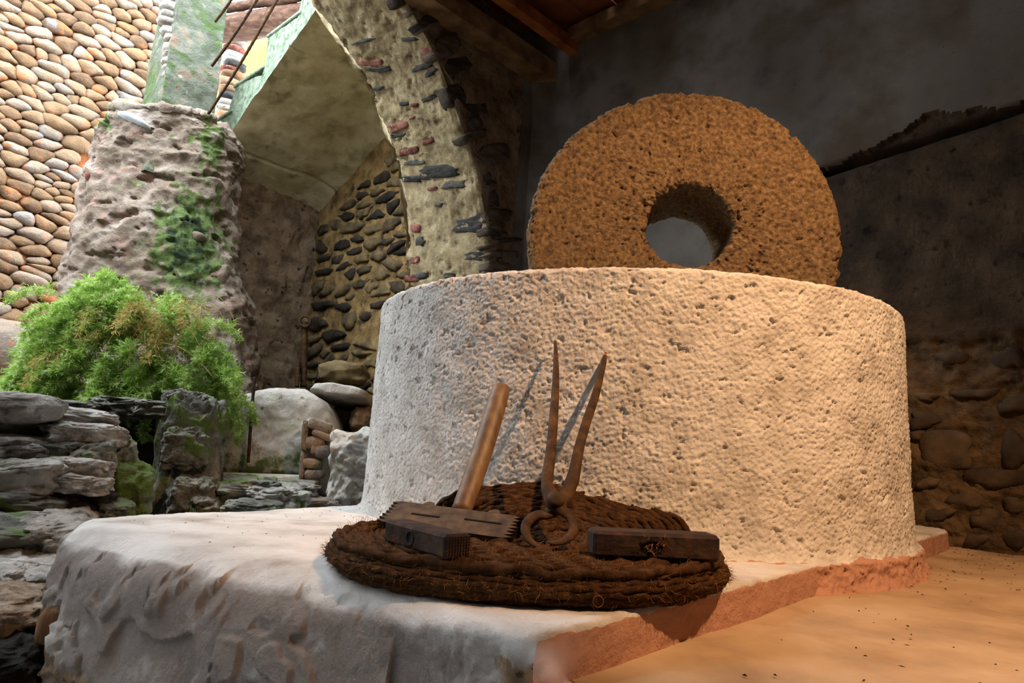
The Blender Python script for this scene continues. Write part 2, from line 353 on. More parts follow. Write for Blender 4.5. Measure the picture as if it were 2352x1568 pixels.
def voronoi(pts, box2, kmax=24):
    pts = np.asarray(pts, float); x0, y0, x1, y1 = box2; cells = []
    for i, p in enumerate(pts):
        poly = [(x0, y0), (x1, y0), (x1, y1), (x0, y1)]
        d = ((pts - p) ** 2).sum(1); nb = np.argsort(d)[1:kmax + 1]
        for j in nb:
            q = pts[j]; m = (p + q) / 2; n = q - p; new = []
            for a in range(len(poly)):
                A = np.array(poly[a]); B = np.array(poly[(a + 1) % len(poly)]); da = (A - m) @ n; db = (B - m) @ n
                if da <= 0: new.append(tuple(A))
                if da * db < 0: new.append(tuple(A + (B - A) * (da / (da - db))))
            poly = new
            if len(poly) < 3: break
        cells.append(np.array(poly) if len(poly) >= 3 else None)
    return cells
def scatter(n, box2, aniso, seed, var=0.5, relax=2):
    """uneven points in box2; aniso = stretch of x"""
    r = np.random.default_rng(seed); x0, y0, x1, y1 = box2; pts = []; tries = 0
    A = (x1 - x0) * (y1 - y0) / aniso; d0 = math.sqrt(A / n) * 0.78
    rad = []
    while len(pts) < n and tries < n * 400:
        tries += 1; q = np.array([r.uniform(x0, x1) / aniso, r.uniform(y0, y1)]); dd = d0 * r.uniform(1 - var, 1 + var)
        if pts:
            P = np.array(pts); D = np.hypot(P[:, 0] - q[0], P[:, 1] - q[1])
            if (D < (np.array(rad) + dd) / 2 * (1 if tries < n * 200 else 0.75)).any(): continue
        pts.append(q); rad.append(dd)
    P = np.array(pts)
    for _ in range(relax):
        cs = voronoi(P, (x0 / aniso, y0, x1 / aniso, y1)); P = np.array([0.5 * P[i] + 0.5 * c.mean(0) if c is not None else P[i] for i, c in enumerate(cs)])
    return P, voronoi(P, (x0 / aniso, y0, x1 / aniso, y1))

# ================================================================== SETTING
ZF = -0.087            # floor level, platform top is z = 0
# ---- floor
nu, nv = 260, 260
sg = np.r_[np.linspace(-2.2, -0.3, 40), np.linspace(-0.28, 0.80, nu - 40)]
tg = np.r_[np.linspace(-2.2, 0.55, 40), np.linspace(0.57, 4.1, nv - 40)]
S, T = np.meshgrid(sg, tg, indexing='ij'); P2 = np.stack([S, T, 0 * S], -1)
Zf = ZF + 0.006 * fbm(P2 * 3, 3, 5) + 0.0018 * fbm(P2 * [22, 9, 1], 3, 6)
lim = 0.735 + 0.02 * fbm(P2 * [0.1, 18, 1], 4, 8)
Sf = np.where(T < 0.97, np.minimum(S, lim - 0.01 - 0.03 * (sstep(0.97, 0.90, T))), S)
Vf = W(Sf, T, Zf).reshape(-1, 3)
add('floor', Vf, gridF(nu, nv, flip=False), 'floor_plaster', kind='structure', label='smooth warm beige plaster floor in front of the mill', origin=(0, 0, 0))
# ---- ground under the pit and the courtyard
n = 90; S, T = np.meshgrid(np.linspace(0.6, 9.4, n), np.linspace(-4, 4.6, n), indexing='ij')
Zg = -0.75 + 0.35 * sstep(2.4, 3.6, S) + 0.05 * fbm(np.stack([S, T, 0 * S], -1) * 2, 4, 11)
add('ground_courtyard', W(S, T, Zg).reshape(-1, 3), gridF(n, n), 'dark_earth', kind='structure', label='dark damp earth at the bottom of the courtyard and pit', origin=(0, 0, -0.8))
# side of the floor slab towards the pit
S, Zp = np.meshgrid(np.linspace(-2.2, 1.0, 90), np.linspace(-0.8, ZF, 30), indexing='ij')
Pp = W(0.705 + 0.03 * fbm(np.stack([S * 9, Zp * 9, 0 * S], -1), 4, 12), S, Zp)
add('floor_edge', Pp.reshape(-1, 3), gridF(90, 30, flip=True), 'crumbled', kind='structure', label='broken crumbly edge of the floor slab above the pit')

# ---- right wall (grey plaster above, groove of a lost beam, rubble below)
nu, nv = 420, 330
sg = np.r_[np.linspace(-2.2, 0.15, 30), np.linspace(0.16, 3.62, nu - 30)]; zg = np.linspace(-0.25, 3.72, nv)
S, Zw = np.meshgrid(sg, zg, indexing='ij'); Q = np.stack([S, Zw, 0 * S], -1)
zgv = 2.085 - 0.115 * S
edge = zgv + 0.02 + np.clip(0.13 - 0.30 * np.abs(S - 0.80), 0.015, 0.13) * (0.8 + 0.5 * fbm(Q * [5, 0.2, 1], 3, 21)) + 0.022 * fbm(Q * [14, 0.2, 1], 4, 22)
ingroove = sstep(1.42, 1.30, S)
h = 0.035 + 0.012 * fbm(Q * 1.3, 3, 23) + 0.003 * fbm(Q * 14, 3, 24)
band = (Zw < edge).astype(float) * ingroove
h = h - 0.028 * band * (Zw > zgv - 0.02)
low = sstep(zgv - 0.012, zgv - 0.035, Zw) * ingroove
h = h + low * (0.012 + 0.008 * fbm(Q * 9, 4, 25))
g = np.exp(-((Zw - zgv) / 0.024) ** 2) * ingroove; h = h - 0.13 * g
zr = 1.02 + 0.16 * fbm(Q * [1.2, 0.3, 1], 3, 26) + 0.04 * fbm(Q * 7, 3, 27)
rub = sstep(zr + 0.02, zr - 0.04, Zw)
h = h + rub * (-0.035 + 0.045 * ridg(Q * [4, 7, 1], 4, 28) + 0.012 * fbm(Q * 30, 3, 29))
# soft corner to the arch wall
h = h + 0.16 * sstep(3.30, 3.62, S) ** 2
Pw = W(S, 3.95 - h, Zw)
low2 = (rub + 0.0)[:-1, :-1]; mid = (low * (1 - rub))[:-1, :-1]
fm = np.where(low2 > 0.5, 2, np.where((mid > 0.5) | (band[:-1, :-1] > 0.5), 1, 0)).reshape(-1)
wr = add('wall_right', Pw.reshape(-1, 3), gridF(nu, nv, flip=False), ['grey_wall', 'dark_wall', 'rubble_mortar'], kind='structure', fm=fm, label='tall grey plaster wall behind the mill with rubble foot', origin=(0, 0, 0))
for k, (x, y, w, hh) in enumerate([(2198, 765, 84, 30), (2190, 823, 66, 36), (2323, 823, 70, 60), (2122, 966, 66, 44), (2106, 999, 44, 22), (2175, 1032, 140, 84),
        (2335, 1036, 70, 90), (2292, 1097, 136, 54), (2220, 1151, 82, 40), (2128, 1110, 50, 28), (2160, 1180, 70, 30), (2268, 1195, 80, 46), (2330, 1160, 60, 36), (2120, 910, 60, 22), (2235, 905, 90, 26), (2330, 930, 70, 36), (2240, 1240, 60, 30), (2330, 1238, 66, 44)]):
    a = np.linspace(0, 2 * np.pi, 14, endpoint=False); rr = 1 + 0.16 * np.sin(a * 2 + k) + 0.12 * np.cos(3 * a + 2 * k) + 0.10 * np.random.default_rng(k).normal(size=14)
    out = np.array([on_t(x + w / 2 * rr[i] * np.sign(math.cos(a[i])) * abs(math.cos(a[i])) ** 0.8, y + hh / 2 * rr[i] * np.sign(math.sin(a[i])) * abs(math.sin(a[i])) ** 0.8, 3.935) for i in range(14)])
    v, f = relief(out, -V_, 0.028, 0.06, (1, 0.9, 0.6), p=4, amp=0.02, sc=9, seed=k)
    fix_normals(add('stone', v, f, 'rubble_stone', wr))

# ---- arch wall (left): room face s=3.55, courtyard face s=4.5
room = np.array([(3.50, -0.5), (3.49, 0.0), (3.485, 0.8), (3.475, 1.3), (3.455, 1.66), (3.27, 2.235), (3.036, 2.62), (2.80, 2.95), (2.50, 3.222), (2.1, 3.50), (1.75, 3.70), (1.45, 3.80), (1.15, 3.80), (0.85, 3.66), (0.6, 3.4), (0.4, 3.0), (0.28, 2.5), (0.22, 1.6), (0.2, 0.4), (0.2, -0.5)])  # unseen left limb is drawn in to cut daylight on the platform front
far = np.array([(3.46, -0.5), (3.45, 0.0), (3.445, 0.8), (3.445, 1.3), (3.44, 1.62), *[tuple(st(on_s(x, y, 4.5))[1:]) for x, y in ((918, 420), (898, 350), (876, 290), (842, 200), (806, 145), (715, 0))], (2.0, 3.86), (1.7, 3.98), (1.4, 4.05), (1.1, 4.0), (0.8, 3.85), (0.55, 3.5), (0.38, 3.1), (0.28, 2.5), (0.22, 1.6), (0.2, 0.4), (0.2, -0.5)])
NA = 520
ra, fa = crom(room, NA), crom(far, NA)
NT = 70; w = np.linspace(0, 1, NT)
tt = ra[:, None, 0] * (1 - w) + fa[:, None, 0] * w; zz = ra[:, None, 1] * (1 - w) + fa[:, None, 1] * w; ss = 3.55 + 0.95 * w[None, :] + 0 * tt
Pi = W(ss, tt, zz); Ni = grid_normals(Pi)
cen = W(np.full_like(ss, 4.0), np.full_like(ss, 1.0), np.full_like(ss, 1.5))
sgn = np.sign(((cen - Pi) * Ni).sum(-1).mean()); Ni = Ni * sgn
Qp = Pi * 1.0
dsp = 0.045 * fbm(Qp * 2.2, 5, 31) + 0.014 * ridg(Qp * 8, 4, 32) + 0.010 * fbm(Qp * 34, 3, 33, gain=0.7) - 0.014 * sstep(0.22, 0.34, fbm(Qp * [6, 6, 10], 4, 37))
edgew = np.minimum(w, 1 - w)[None, :]
dsp = dsp - 0.05 * sstep(0.06, 0.0, edgew) * (0.6 + fbm(Qp * 9, 3, 34))
Pi = Pi + Ni * dsp[..., None]
parts = [(Pi.reshape(-1, 3), gridF(NA, NT, flip=sgn < 0))]
wl = add('wall_left', Pi.reshape(-1, 3), gridF(NA, NT, flip=sgn < 0), 'arch_mortar', kind='structure', label='thick arch of mortared stone and brick between mill room and courtyard', origin=(0, 0, 0))
# faces of the arch wall
for nm, cv, s_, ztop, mt in (('room_face', ra, 3.55, 3.75, 'brown_wall'), ('courtyard_face', fa, 4.5, 4.7, 'arch_mortar')):
    ox = np.where(cv[:, 1] < 1.62, np.where(cv[:, 0] > 1, 4.25, -1.8), np.clip(1.0 + (cv[:, 0] - 1.0) * 2.0, -2.6, 4.25)); oz = np.where(cv[:, 1] < 1.62, cv[:, 1], ztop)
    ov = cv[:, 0] < 2.1; nrm2 = nrm(np.stack([cv[:, 0] - 0.6, (cv[:, 1] - 1.2) * 1.2], -1)); w9 = sstep(2.35, 1.9, cv[:, 0])
    ox = ox * (1 - w9) + (cv[:, 0] + nrm2[:, 0] * 0.5) * w9; oz = oz * (1 - w9) + (cv[:, 1] + nrm2[:, 1] * 0.5) * w9
    k = np.ones(9) / 9; ox = np.convolve(np.pad(ox, 4, 'edge'), k, 'valid')
    q = np.linspace(0, 1, 44) ** 1.3
    tt = cv[:, None, 0] * (1 - q) + ox[:, None] * q; zz = cv[:, None, 1] * (1 - q) + oz[:, None] * q
    Pf = W(np.full_like(tt, s_), tt, zz)
    d = 0.03 * fbm(Pf * 3, 4, 35) + 0.02 * ridg(Pf * 9, 3, 36)
    if nm == 'room_face': d = d * sstep(3.9, 3.6, tt) + 0.02 * sstep(3.6, 3.9, tt)
    if nm == 'room_face': d[:, 0] = 0
    Pf = Pf + (-U_ if s_ < 4 else U_) * d[..., None]
    fmf = (tt[:-1, :-1] > 3.68 + 0.05 * fbm(Pf * 4, 3, 39)[:-1, :-1]).astype(int).reshape(-1) if s_ < 4 else None
    add(nm, Pf.reshape(-1, 3), gridF(NA, 44, flip=s_ > 4), [mt, 'grey_wall'], wl, fm=fmf, origin=(0, 0, 0))
# traced bricks and slates in the arch soffit: position on the soffit surface from the curve
def soffit_frame(x, y):
    """hit point of the pixel ray on the soffit surface with its frame"""
    d = nrm(ray(x, y)); G = Pi.reshape(-1, 3) - EYE; tproj = G @ d; dist = np.linalg.norm(G - tproj[:, None] * d, axis=1)
    i = int(np.argmin(dist)); iu, iv = divmod(i, NT)
    iu0, iu1 = max(iu - 6, 0), min(iu + 6, NA - 1)
    tang = nrm(Pi[iu1, iv] - Pi[iu0, iv]); nn = nrm(np.cross(tang, U_)); nn = nn * np.sign((W(4.0, 1.0, 1.5) - Pi[iu, iv]) @ nn)
    return Pi[iu, iv], tang, nn
pieces = [(850, 146, 60, 16, 12, 'brick'), (915, 290, 66, 20, 15, 'brick'), (938, 347, 56, 18, 13, 'brick'), (986, 324, 24, 12, 10, 'brick'), (952, 242, 20, 9, 8, 'brick'),
          (950, 597, 30, 16, 5, 'brick'), (946, 642, 40, 16, 8, 'brick'), (992, 431, 28, 9, 4, 'brick'), (955, 528, 24, 18, 4, 'brick'), (945, 269, 16, 8, 8, 'brick'), (985, 120, 36, 14, 10, 'brick'),
          (866, 160, 74, 13, 10, 'slate'), (1003, 394, 104, 26, 4, 'slate'), (955, 412, 72, 14, 6, 'slate'), (1046, 426, 54, 22, 3, 'slate'), (1078, 516, 84, 38, 2, 'slate'),
          (985, 224, 40, 12, 20, 'slate'), (950, 374, 58, 13, 8, 'slate'), (966, 558, 20, 16, 0, 'slate'), (1093, 590, 54, 18, 3, 'slate'), (958, 631, 46, 16, 5, 'slate'), (1030, 634, 26, 12, 5, 'slate'),
          (868, 204, 34, 12, 12, 'slate'), (836, 94, 62, 9, 16, 'slate'), (912, 312, 44, 11, 12, 'slate'), (968, 155, 52, 15, 14, 'slate'), (990, 165, 40, 14, 16, 'slate'), (940, 92, 44, 10, 12, 'slate'), (1010, 470, 20, 10, 0, 'slate'), (930, 240, 28, 10, 8, 'slate')]
for k, (x, y, wd, hh, rot, mt) in enumerate(pieces):
    c, tg_, nn = soffit_frame(x, y)
    ex = on_plane(x + 20 * math.cos(math.radians(rot)), y - 20 * math.sin(math.radians(rot)), c, nn) - c
    ey = on_plane(x + 20 * math.sin(math.radians(rot)), y + 20 * math.cos(math.radians(rot)), c, nn) - c
    ex, ey = ex / 20, ey / 20
    kk = 12; a = np.linspace(0, 2 * np.pi, kk, endpoint=False) + 0.26
    e = 0.45 if mt == 'brick' else 0.75
    r = np.random.default_rng(k); rr = 1 + (0.06 if mt == 'brick' else 0.18) * r.normal(size=kk)
    out = np.array([c + ex * wd / 2 * rr[i] * np.sign(math.cos(a[i])) * abs(math.cos(a[i])) ** e + ey * hh / 2 * rr[i] * np.sign(math.sin(a[i])) * abs(math.sin(a[i])) ** e for i in range(kk)])
    PiF = Pi.reshape(-1, 3); near = PiF[np.linalg.norm(PiF - c, axis=1) < 0.5]
    for i in range(kk):
        o_ = near - out[i]; dp = np.linalg.norm(o_ - (o_ @ nn)[:, None] * nn, axis=1); b_ = np.argsort(dp)[:6]; out[i] = out[i] + nn * float((o_[b_] @ nn).mean())
    v, f = relief(out - nn * 0.002, nn, 0.018, 0.08, (1, 0.88, 0.5), p=5, amp=0.006, sc=20, seed=k)
    fix_normals(add('brick' if mt == 'brick' else 'slate_stone', v, f, mt, wl))
# dark voussoir slates on the room face, along the arch edge
j = 0
acc = np.r_[0, np.cumsum(np.linalg.norm(np.diff(ra, axis=0), axis=1))]
pos = 0.9
rv = np.random.default_rng(5)
while pos < 4.6:
    i = int(np.searchsorted(acc, pos)); c2 = ra[i]; tg2 = nrm(ra[min(i + 3, NA - 1)] - ra[max(i - 3, 0)]); out2 = np.array([tg2[1], -tg2[0]])
    if out2[0] < 0 and pos < 2: out2 = -out2
    if (c2 - np.array([1.0, 1.5])) @ out2 < 0: out2 = -out2
    wd = rv.uniform(0.03, 0.16); ln = rv.uniform(0.12, 0.42); off = rv.uniform(-0.035, 0.06)
    cc = c2 + out2 * (ln / 2 - 0.015 + off)
    a = np.linspace(0, 2 * np.pi, 12, endpoint=False) + 0.2; rr = 1 + 0.12 * rv.normal(size=12)
    o2 = np.array([cc + out2 * ln / 2 * rr[q] * np.sign(math.cos(a[q])) * abs(math.cos(a[q])) ** 0.6 + tg2 * wd / 2 * rr[q] * np.sign(math.sin(a[q])) * abs(math.sin(a[q])) ** 0.6 for q in range(12)])
    v, f = relief(W(3.55, o2[:, 0], o2[:, 1]), -U_, rv.uniform(0.008, 0.04), 0.10, (1, 0.9, 0.55), p=4, amp=0.016, sc=14, seed=j + 50)
    fix_normals(add('slate_stone', v, f, 'dark_slate', wl)); pos += wd * rv.uniform(0.95, 1.3); j += 1

# ---- ceiling: beams, rafters, boards
ce = empty('ceiling', W(1.0, 1.0, 3.2), label='dark timber ceiling of beams, rafters and boards', kind='structure')
UVZ = np.array([U_, V_, Z_])
def timber(nm, s0, s1, t0, t1, z0, z1, m, par, seed):
    """rough sawn member: subdivided box with wavy faces"""
    L = max(s1 - s0, t1 - t0); along_s = (s1 - s0) > (t1 - t0); nl = max(8, int(L / 0.12))
    prof = [(-1, -1), (-0.9, -1), (0.9, -1), (1, -0.9), (1, 0.9), (0.9, 1), (-0.9, 1), (-1, 0.9)]
    prof = np.array(prof); q = np.linspace(0, 1, nl)
    wv = 0.006 * np.stack([pn(np.stack([q * L * 1.5, 0 * q + seed, 0 * q + k], -1)) for k in range(2)], -1)
    Pq = []
    for i in range(nl):
        a = prof[:, 0]; b = prof[:, 1]
        if along_s: Pq.append(W(s0 + L * q[i], (t0 + t1) / 2 + a * (t1 - t0) / 2 + wv[i, 0], (z0 + z1) / 2 + b * (z1 - z0) / 2 + wv[i, 1]))
        else: Pq.append(W((s0 + s1) / 2 + a * (s1 - s0) / 2 + wv[i, 0], t0 + L * q[i], (z0 + z1) / 2 + b * (z1 - z0) / 2 + wv[i, 1]))
    Pq = np.array(Pq); F = gridF(nl, 8, cv=True).tolist(); F.append(list(range(8))); F.append(list(range((nl - 1) * 8 + 7, (nl - 1) * 8 - 1, -1)))
    return fix_normals(add(nm, Pq.reshape(-1, 3), F, m, par, smooth=False))
timber('beam', 3.37, 3.56, 1.3, 3.97, 3.20, 3.36, 'beam_wood', ce, 1)
timber('purlin', 3.16, 3.25, 1.3, 3.97, 3.37, 3.47, 'rafter_wood', ce, 2)
timber('wall_plate', -2.2, 3.2, 3.80, 3.93, 3.44, 3.54, 'beam_wood', ce, 3)
for k, t_ in enumerate((3.12, 2.45, 1.75, 1.05, 0.35, -0.35, -1.05, -1.75)): timber('rafter', -2.2, 3.3 if t_ > 1.6 else 2.75, t_, t_ + 0.09, 3.50, 3.60, 'rafter_wood', ce, 4 + k)
for k in range(22):
    a = -2.25 + k * 0.265; timber('ceiling_board', a, a + 0.258, 1.6 if a > 2.8 else -2.3, 4.0, 3.60, 3.63, 'board_wood', ce, 20 + k)  # unseen boards stop short here to let sky light onto the platform

# ---- unseen room walls behind the camera (close the room)
for nm, pts in (('wall_front', [(-2.2, -2.2), (3.6, -2.2)]), ('wall_back', [(-2.2, -2.3), (-2.2, 4.0)])):
    (s0, t0), (s1, t1) = pts; q = np.linspace(0, 1, 30); z = np.linspace(-0.3, 3.7, 20); A_, B_ = np.meshgrid(q, z, indexing='ij')
    Pq = W(s0 + (s1 - s0) * A_, t0 + (t1 - t0) * A_, B_); Pq = Pq + 0.02 * fbm(Pq * 2, 3, 41)[..., None]
    add(nm, Pq.reshape(-1, 3), gridF(30, 20), 'grey_wall', kind='structure', label='rear room wall of plain grey plaster' if nm == 'wall_back' else 'side room wall of plain grey plaster')

# ---- platform of white plaster under the mill
outl = [(0.735, 0.90, 0.015), (0.735, 0.93, 0.015), (0.735, 1.6, 0.015), (0.735, 2.6, 0.015), (0.735, 3.86, 0.015), (0.80, 3.93, 0.02), (2.40, 3.93, 0.03), (2.50, 3.5, 0.05), (2.50, 2.2, 0.05), (2.50, 1.2, 0.05),
        (2.50, 0.85, 0.07), (2.44, 0.66, 0.08), (2.25, 0.57, 0.10), (2.0, 0.56, 0.12), (1.7, 0.64, 0.13), (1.45, 0.73, 0.12), (1.2, 0.80, 0.09), (1.0, 0.845, 0.05), (0.86, 0.86, 0.03), (0.765, 0.864, 0.018), (0.742, 0.872, 0.015)]
oa = np.array(outl); dense = resample(oa, 4000); wgt = np.where(dense[:, 1] < 1.05, 4.0, 1.0); cum = np.cumsum(wgt); NPF = 1100
dense = dense[np.searchsorted(cum, np.linspace(0, cum[-1] - 1e-6, NPF, endpoint=False))]
cc = np.array([1.6, 2.2])
dense = sum(np.roll(dense, k_, 0) for k_ in range(-6, 7)) / 13
dirn = np.roll(dense[:, :2], -1, 0) - np.roll(dense[:, :2], 1, 0); onr = nrm(np.stack([dirn[:, 1], -dirn[:, 0]], -1))
onr = nrm(sum(np.roll(onr, k_, 0) for k_ in range(-12, 13)))
onr = onr * np.sign(((dense[:, :2] - cc) * onr).sum(-1, keepdims=True))
rings = []
for q in np.r_[np.linspace(0.02, 0.55, 8), np.linspace(0.6, 0.985, 44)]:
    inn = dense[:, :2] - onr * dense[:, 2:3]; kn = 60; ins = sum(np.roll(inn, k_, 0) for k_ in range(-kn, kn + 1)) / (2 * kn + 1); mq = float(sstep(0.80, 0.985, q)); rings.append(np.c_[cc + ((ins * (1 - mq) + inn * mq) - cc) * q, np.zeros(NPF)])
for ph in np.linspace(0, 90, 12):
    c_, s_ = math.cos(math.radians(ph)), math.sin(math.radians(ph)); r_ = dense[:, 2:3]
    rings.append(np.c_[dense[:, :2] - onr * r_ * (1 - s_), -dense[:, 2] * (1 - c_)])
for dz in np.r_[np.linspace(0.006, 0.42, 80), 0.6, 0.85]:
    fl = 0.16 * dz * (dense[:, 2:3] > 0.06)
    rings.append(np.c_[dense[:, :2] + onr * fl, -dense[:, 2] - dz])
R_ = np.array(rings); Pp = W(R_[..., 0], R_[..., 1], R_[..., 2])
Nn = grid_normals(Pp, cv=True); Nn = Nn * np.sign(Nn[30, 100, 2]); Nn = nrm(Nn + 1e-9)
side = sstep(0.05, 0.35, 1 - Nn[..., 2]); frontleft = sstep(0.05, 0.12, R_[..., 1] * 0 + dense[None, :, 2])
flk = fbm(Pp * [4.5, 4.5, 5], 3, 51)
flake = sstep(0.06, 0.10, flk) * 0.012 + sstep(0.34, 0.38, flk) * 0.010 - sstep(-0.16, -0.20, fbm(Pp * [8, 8, 6.5] + 9, 3, 52)) * 0.009
Nn[:50] = Z_; dd = 0.006 * fbm(Pp * 3, 3, 53) + 0.0025 * fbm(Pp * 25, 3, 54) + frontleft * side * (flake + 0.008 * fbm(Pp * 3.5, 3, 55))
sR, tR = R_[..., 0], R_[..., 1]
crum = sstep(0.95, 0.80, sR + 0.12 * fbm(Pp * 7, 3, 59)) * sstep(0.93, 0.89, tR) * sstep(-0.02, -0.06, R_[..., 2] + 0.04 * fbm(Pp * 9, 3, 57))
crum = np.maximum(crum, sstep(0.0, -0.035, R_[..., 2] + 0.19 + (2.1 - sR) * 0.37 + 0.05 * fbm(Pp * 6, 4, 60)) * sstep(1.4, 1.6, sR) * (tR < 1.0) * sstep(-0.09, -0.15, R_[..., 2]))
face_shade = np.maximum(frontleft, sstep(1.05, 0.95, tR)) * sstep(0.25, 0.75, side + 0.25 * fbm(Pp * 3, 3, 49)) * sstep(0.0, -0.06, R_[..., 2] + 0.03 * fbm(Pp * 4, 3, 48))  # mask for the rough front render, widened to paint in its shade
dd = dd + crum * (0.022 * fbm(Pp * 16, 4, 56) - 0.010)
Pp = Pp + Nn * dd[..., None]
pink = ((sR < 0.80) & (tR > 0.885) & (R_[..., 2] < -0.012 + 0.006 * fbm(Pp * 20, 2, 58)))
pinkv = sstep(-0.004, -0.016, R_[..., 2] + 0.006 * fbm(Pp * 20, 2, 58)) * sstep(0.82, 0.79, sR) * sstep(0.872, 0.886, tR) * (R_[..., 1] > 0)
pf = add('platform', Pp.reshape(-1, 3), gridF(len(rings), NPF, cv=True), 'plaster', kind='structure', label='low white plastered platform carrying the mill basin', origin=(0, 0, -0.8), attrs={'crumb': (crum * 0.6 - 0.3).reshape(-1), 'pink': (pinkv * 2 - 1).reshape(-1), 'face': (face_shade * 0.5 - 0.15).reshape(-1)})
fix_normals(pf)

# ================================================================== THE MILL
DC, DR, DH, TP = np.array([0.5275, 3.1314]), 1.1223, 0.85, 0.0078
th = np.r_[np.linspace(-np.pi * 0.98, -np.pi * 0.02, 1000), np.linspace(0, np.pi, 60)[1:-1]]
zs = np.r_[np.linspace(ZF - 0.02, 0.0, 26)[:-1], np.linspace(0.0, DH - 0.02, 205)]
prof = [(DR + TP * (DH - z) + 0.02 * math.exp(-max(z, 0) / 0.03) + (0.012 if z < 0 else 0) + 0.02 * max(0, -z / 0.09) ** 3, z) for z in zs]
for ph in np.linspace(10, 90, 8): prof.append((DR - 0.02 + 0.02 * math.cos(math.radians(ph)), DH - 0.02 + 0.02 * math.sin(math.radians(ph))))
NO = len(prof)
for r, z in ((DR - 0.08, DH), (DR - 0.12, DH - 0.01), (DR - 0.135, DH - 0.05), (DR - 0.15, 0.55), (DR - 0.2, 0.505), (0.6, 0.50), (0.3, 0.50), (0.02, 0.50)): prof.append((r, z))
prof = np.array(prof)
TH, RR = np.meshgrid(th, prof[:, 0], indexing='ij'); ZZ = np.broadcast_to(prof[:, 1], TH.shape)
PD = np.stack([DC[0] + RR * np.cos(TH), DC[1] + RR * np.sin(TH), ZZ], -1)
ND = np.stack([np.cos(TH), np.sin(TH), 0 * TH], -1)
cyl = np.stack([TH * DR, ZZ, 0 * TH], -1)
wave = cyl + 0.02 * np.stack([pn(cyl * 9, 1), pn(cyl * 9, 2), 0 * TH], -1)
gr = 0.0070 * fbm(cyl * [85, 110, 1], 3, 61, gain=0.75) + 0.006 * fbm(cyl * 7, 3, 63) + 0.006 * fbm(cyl * 2, 2, 64)
smooth_left = sstep(-np.pi * 0.80, -np.pi * 0.62, TH)
gr = gr * (0.6 + 0.4 * smooth_left)
base = sstep(0.01, -0.02, ZZ); gr = gr * (1 - base) + base * (0.012 * fbm(cyl * [14, 20, 1], 4, 65) + 0.004 * fbm(cyl * 60, 2, 66))
pits = sstep(0.42, 0.55, fbm(cyl * [26, 34, 1], 3, 67)); gr = gr - 0.007 * pits
gr[:, NO + 1:] *= 0.3
PD = PD + ND * gr[..., None]; PD[:, NO - 6:NO + 3, 2] += (0.005 * fbm(cyl * [30, 1, 1], 3, 68))[:, NO - 6:NO + 3]
pl = sstep(0.012, -0.012, ZZ + 0.014 * fbm(cyl * [5, 1, 1], 4, 69) + 0.006 * fbm(cyl * 30, 2, 70))
dm = add('mill_basin', PD.reshape(-1, 3), gridF(len(th), len(prof), cu=True), 'drum_plaster', label='large round white plastered mill basin with rough grain and pink foot', cat='mill basin', origin=(DC[0], DC[1], ZF), attrs={'pink': (pl * 2 - 1).reshape(-1)})

# millstone
MY = 2.74; mc = on_y(1566, 541, MY); ax = nrm([math.sin(math.radians(5.4)), math.cos(math.radians(5.4)), 0.0]); mx = np.cross(ax, Z_); MR, MHR, MTH = 0.648, 0.176, 0.43
hc_ = on_plane(1584, 517, mc, ax) - mc; hx, hz = hc_ @ mx, hc_[2]
na = 640; a = np.linspace(0, 2 * np.pi, na, endpoint=False)
irr = 1 + 0.010 * fbm(np.stack([np.cos(a) * 2, np.sin(a) * 2, 0 * a], -1), 4, 71) + 0.004 * fbm(np.stack([np.cos(a) * 14, np.sin(a) * 14, 0 * a], -1), 2, 72)
hir = 1 + 0.04 * fbm(np.stack([np.cos(a) * 2.5, np.sin(a) * 2.5, 0 * a], -1), 4, 73)
rings = []
def mring(q, dep, sh=1.0, hsh=1.0):
    ox, oz = MR * irr * np.cos(a) * sh, MR * irr * np.sin(a) * sh; ix, iz = hx + MHR * hir * np.cos(a) * hsh, hz + MHR * hir * np.sin(a) * hsh
    return mc + (ix + (ox - ix) * q)[:, None] * mx + (iz + (oz - iz) * q)[:, None] * Z_ + dep * ax
def D(x): return np.full(na, x)[:, None]
for q in np.linspace(0, 1, 90): rings.append(mring(q, D(0.025 * max(0, (q - 0.94) / 0.06) ** 2 + 0.02 * max(0, (0.05 - q) / 0.05) ** 2)))
nfront = len(rings)
for d_ in np.linspace(0.03, MTH - 0.03, 10): rings.append(mring(1, D(d_), 1.004))
for q in np.linspace(1, 0, 8): rings.append(mring(q, D(MTH)))
for d_ in np.linspace(MTH - 0.02, 0.03, 22): rings.append(mring(0, D(d_)))
PM = np.array(rings); NM = grid_normals(PM, cv=True, cu=True); s0 = np.sign((NM[40, 100] @ -ax)); NM = NM * s0
dm_ = 0.006 * fbm(PM * 9, 4, 74) + 0.008 * fbm(PM * [44, 44, 60], 3, 75, gain=0.7) - 0.012 * sstep(0.35, 0.55, fbm(PM * [34, 34, 44], 3, 77))
chip = 0.022 * sstep(0.1, 0.5, fbm(PM * 12, 3, 78)); chip[8:nfront - 6] *= 0
PM = PM + NM * (dm_ - chip)[..., None]
fix_normals(add('millstone', PM.reshape(-1, 3), gridF(len(rings), na, cu=True, cv=True), 'millstone', label='upright brown round millstone with a hole, standing in the white basin', cat='millstone'))

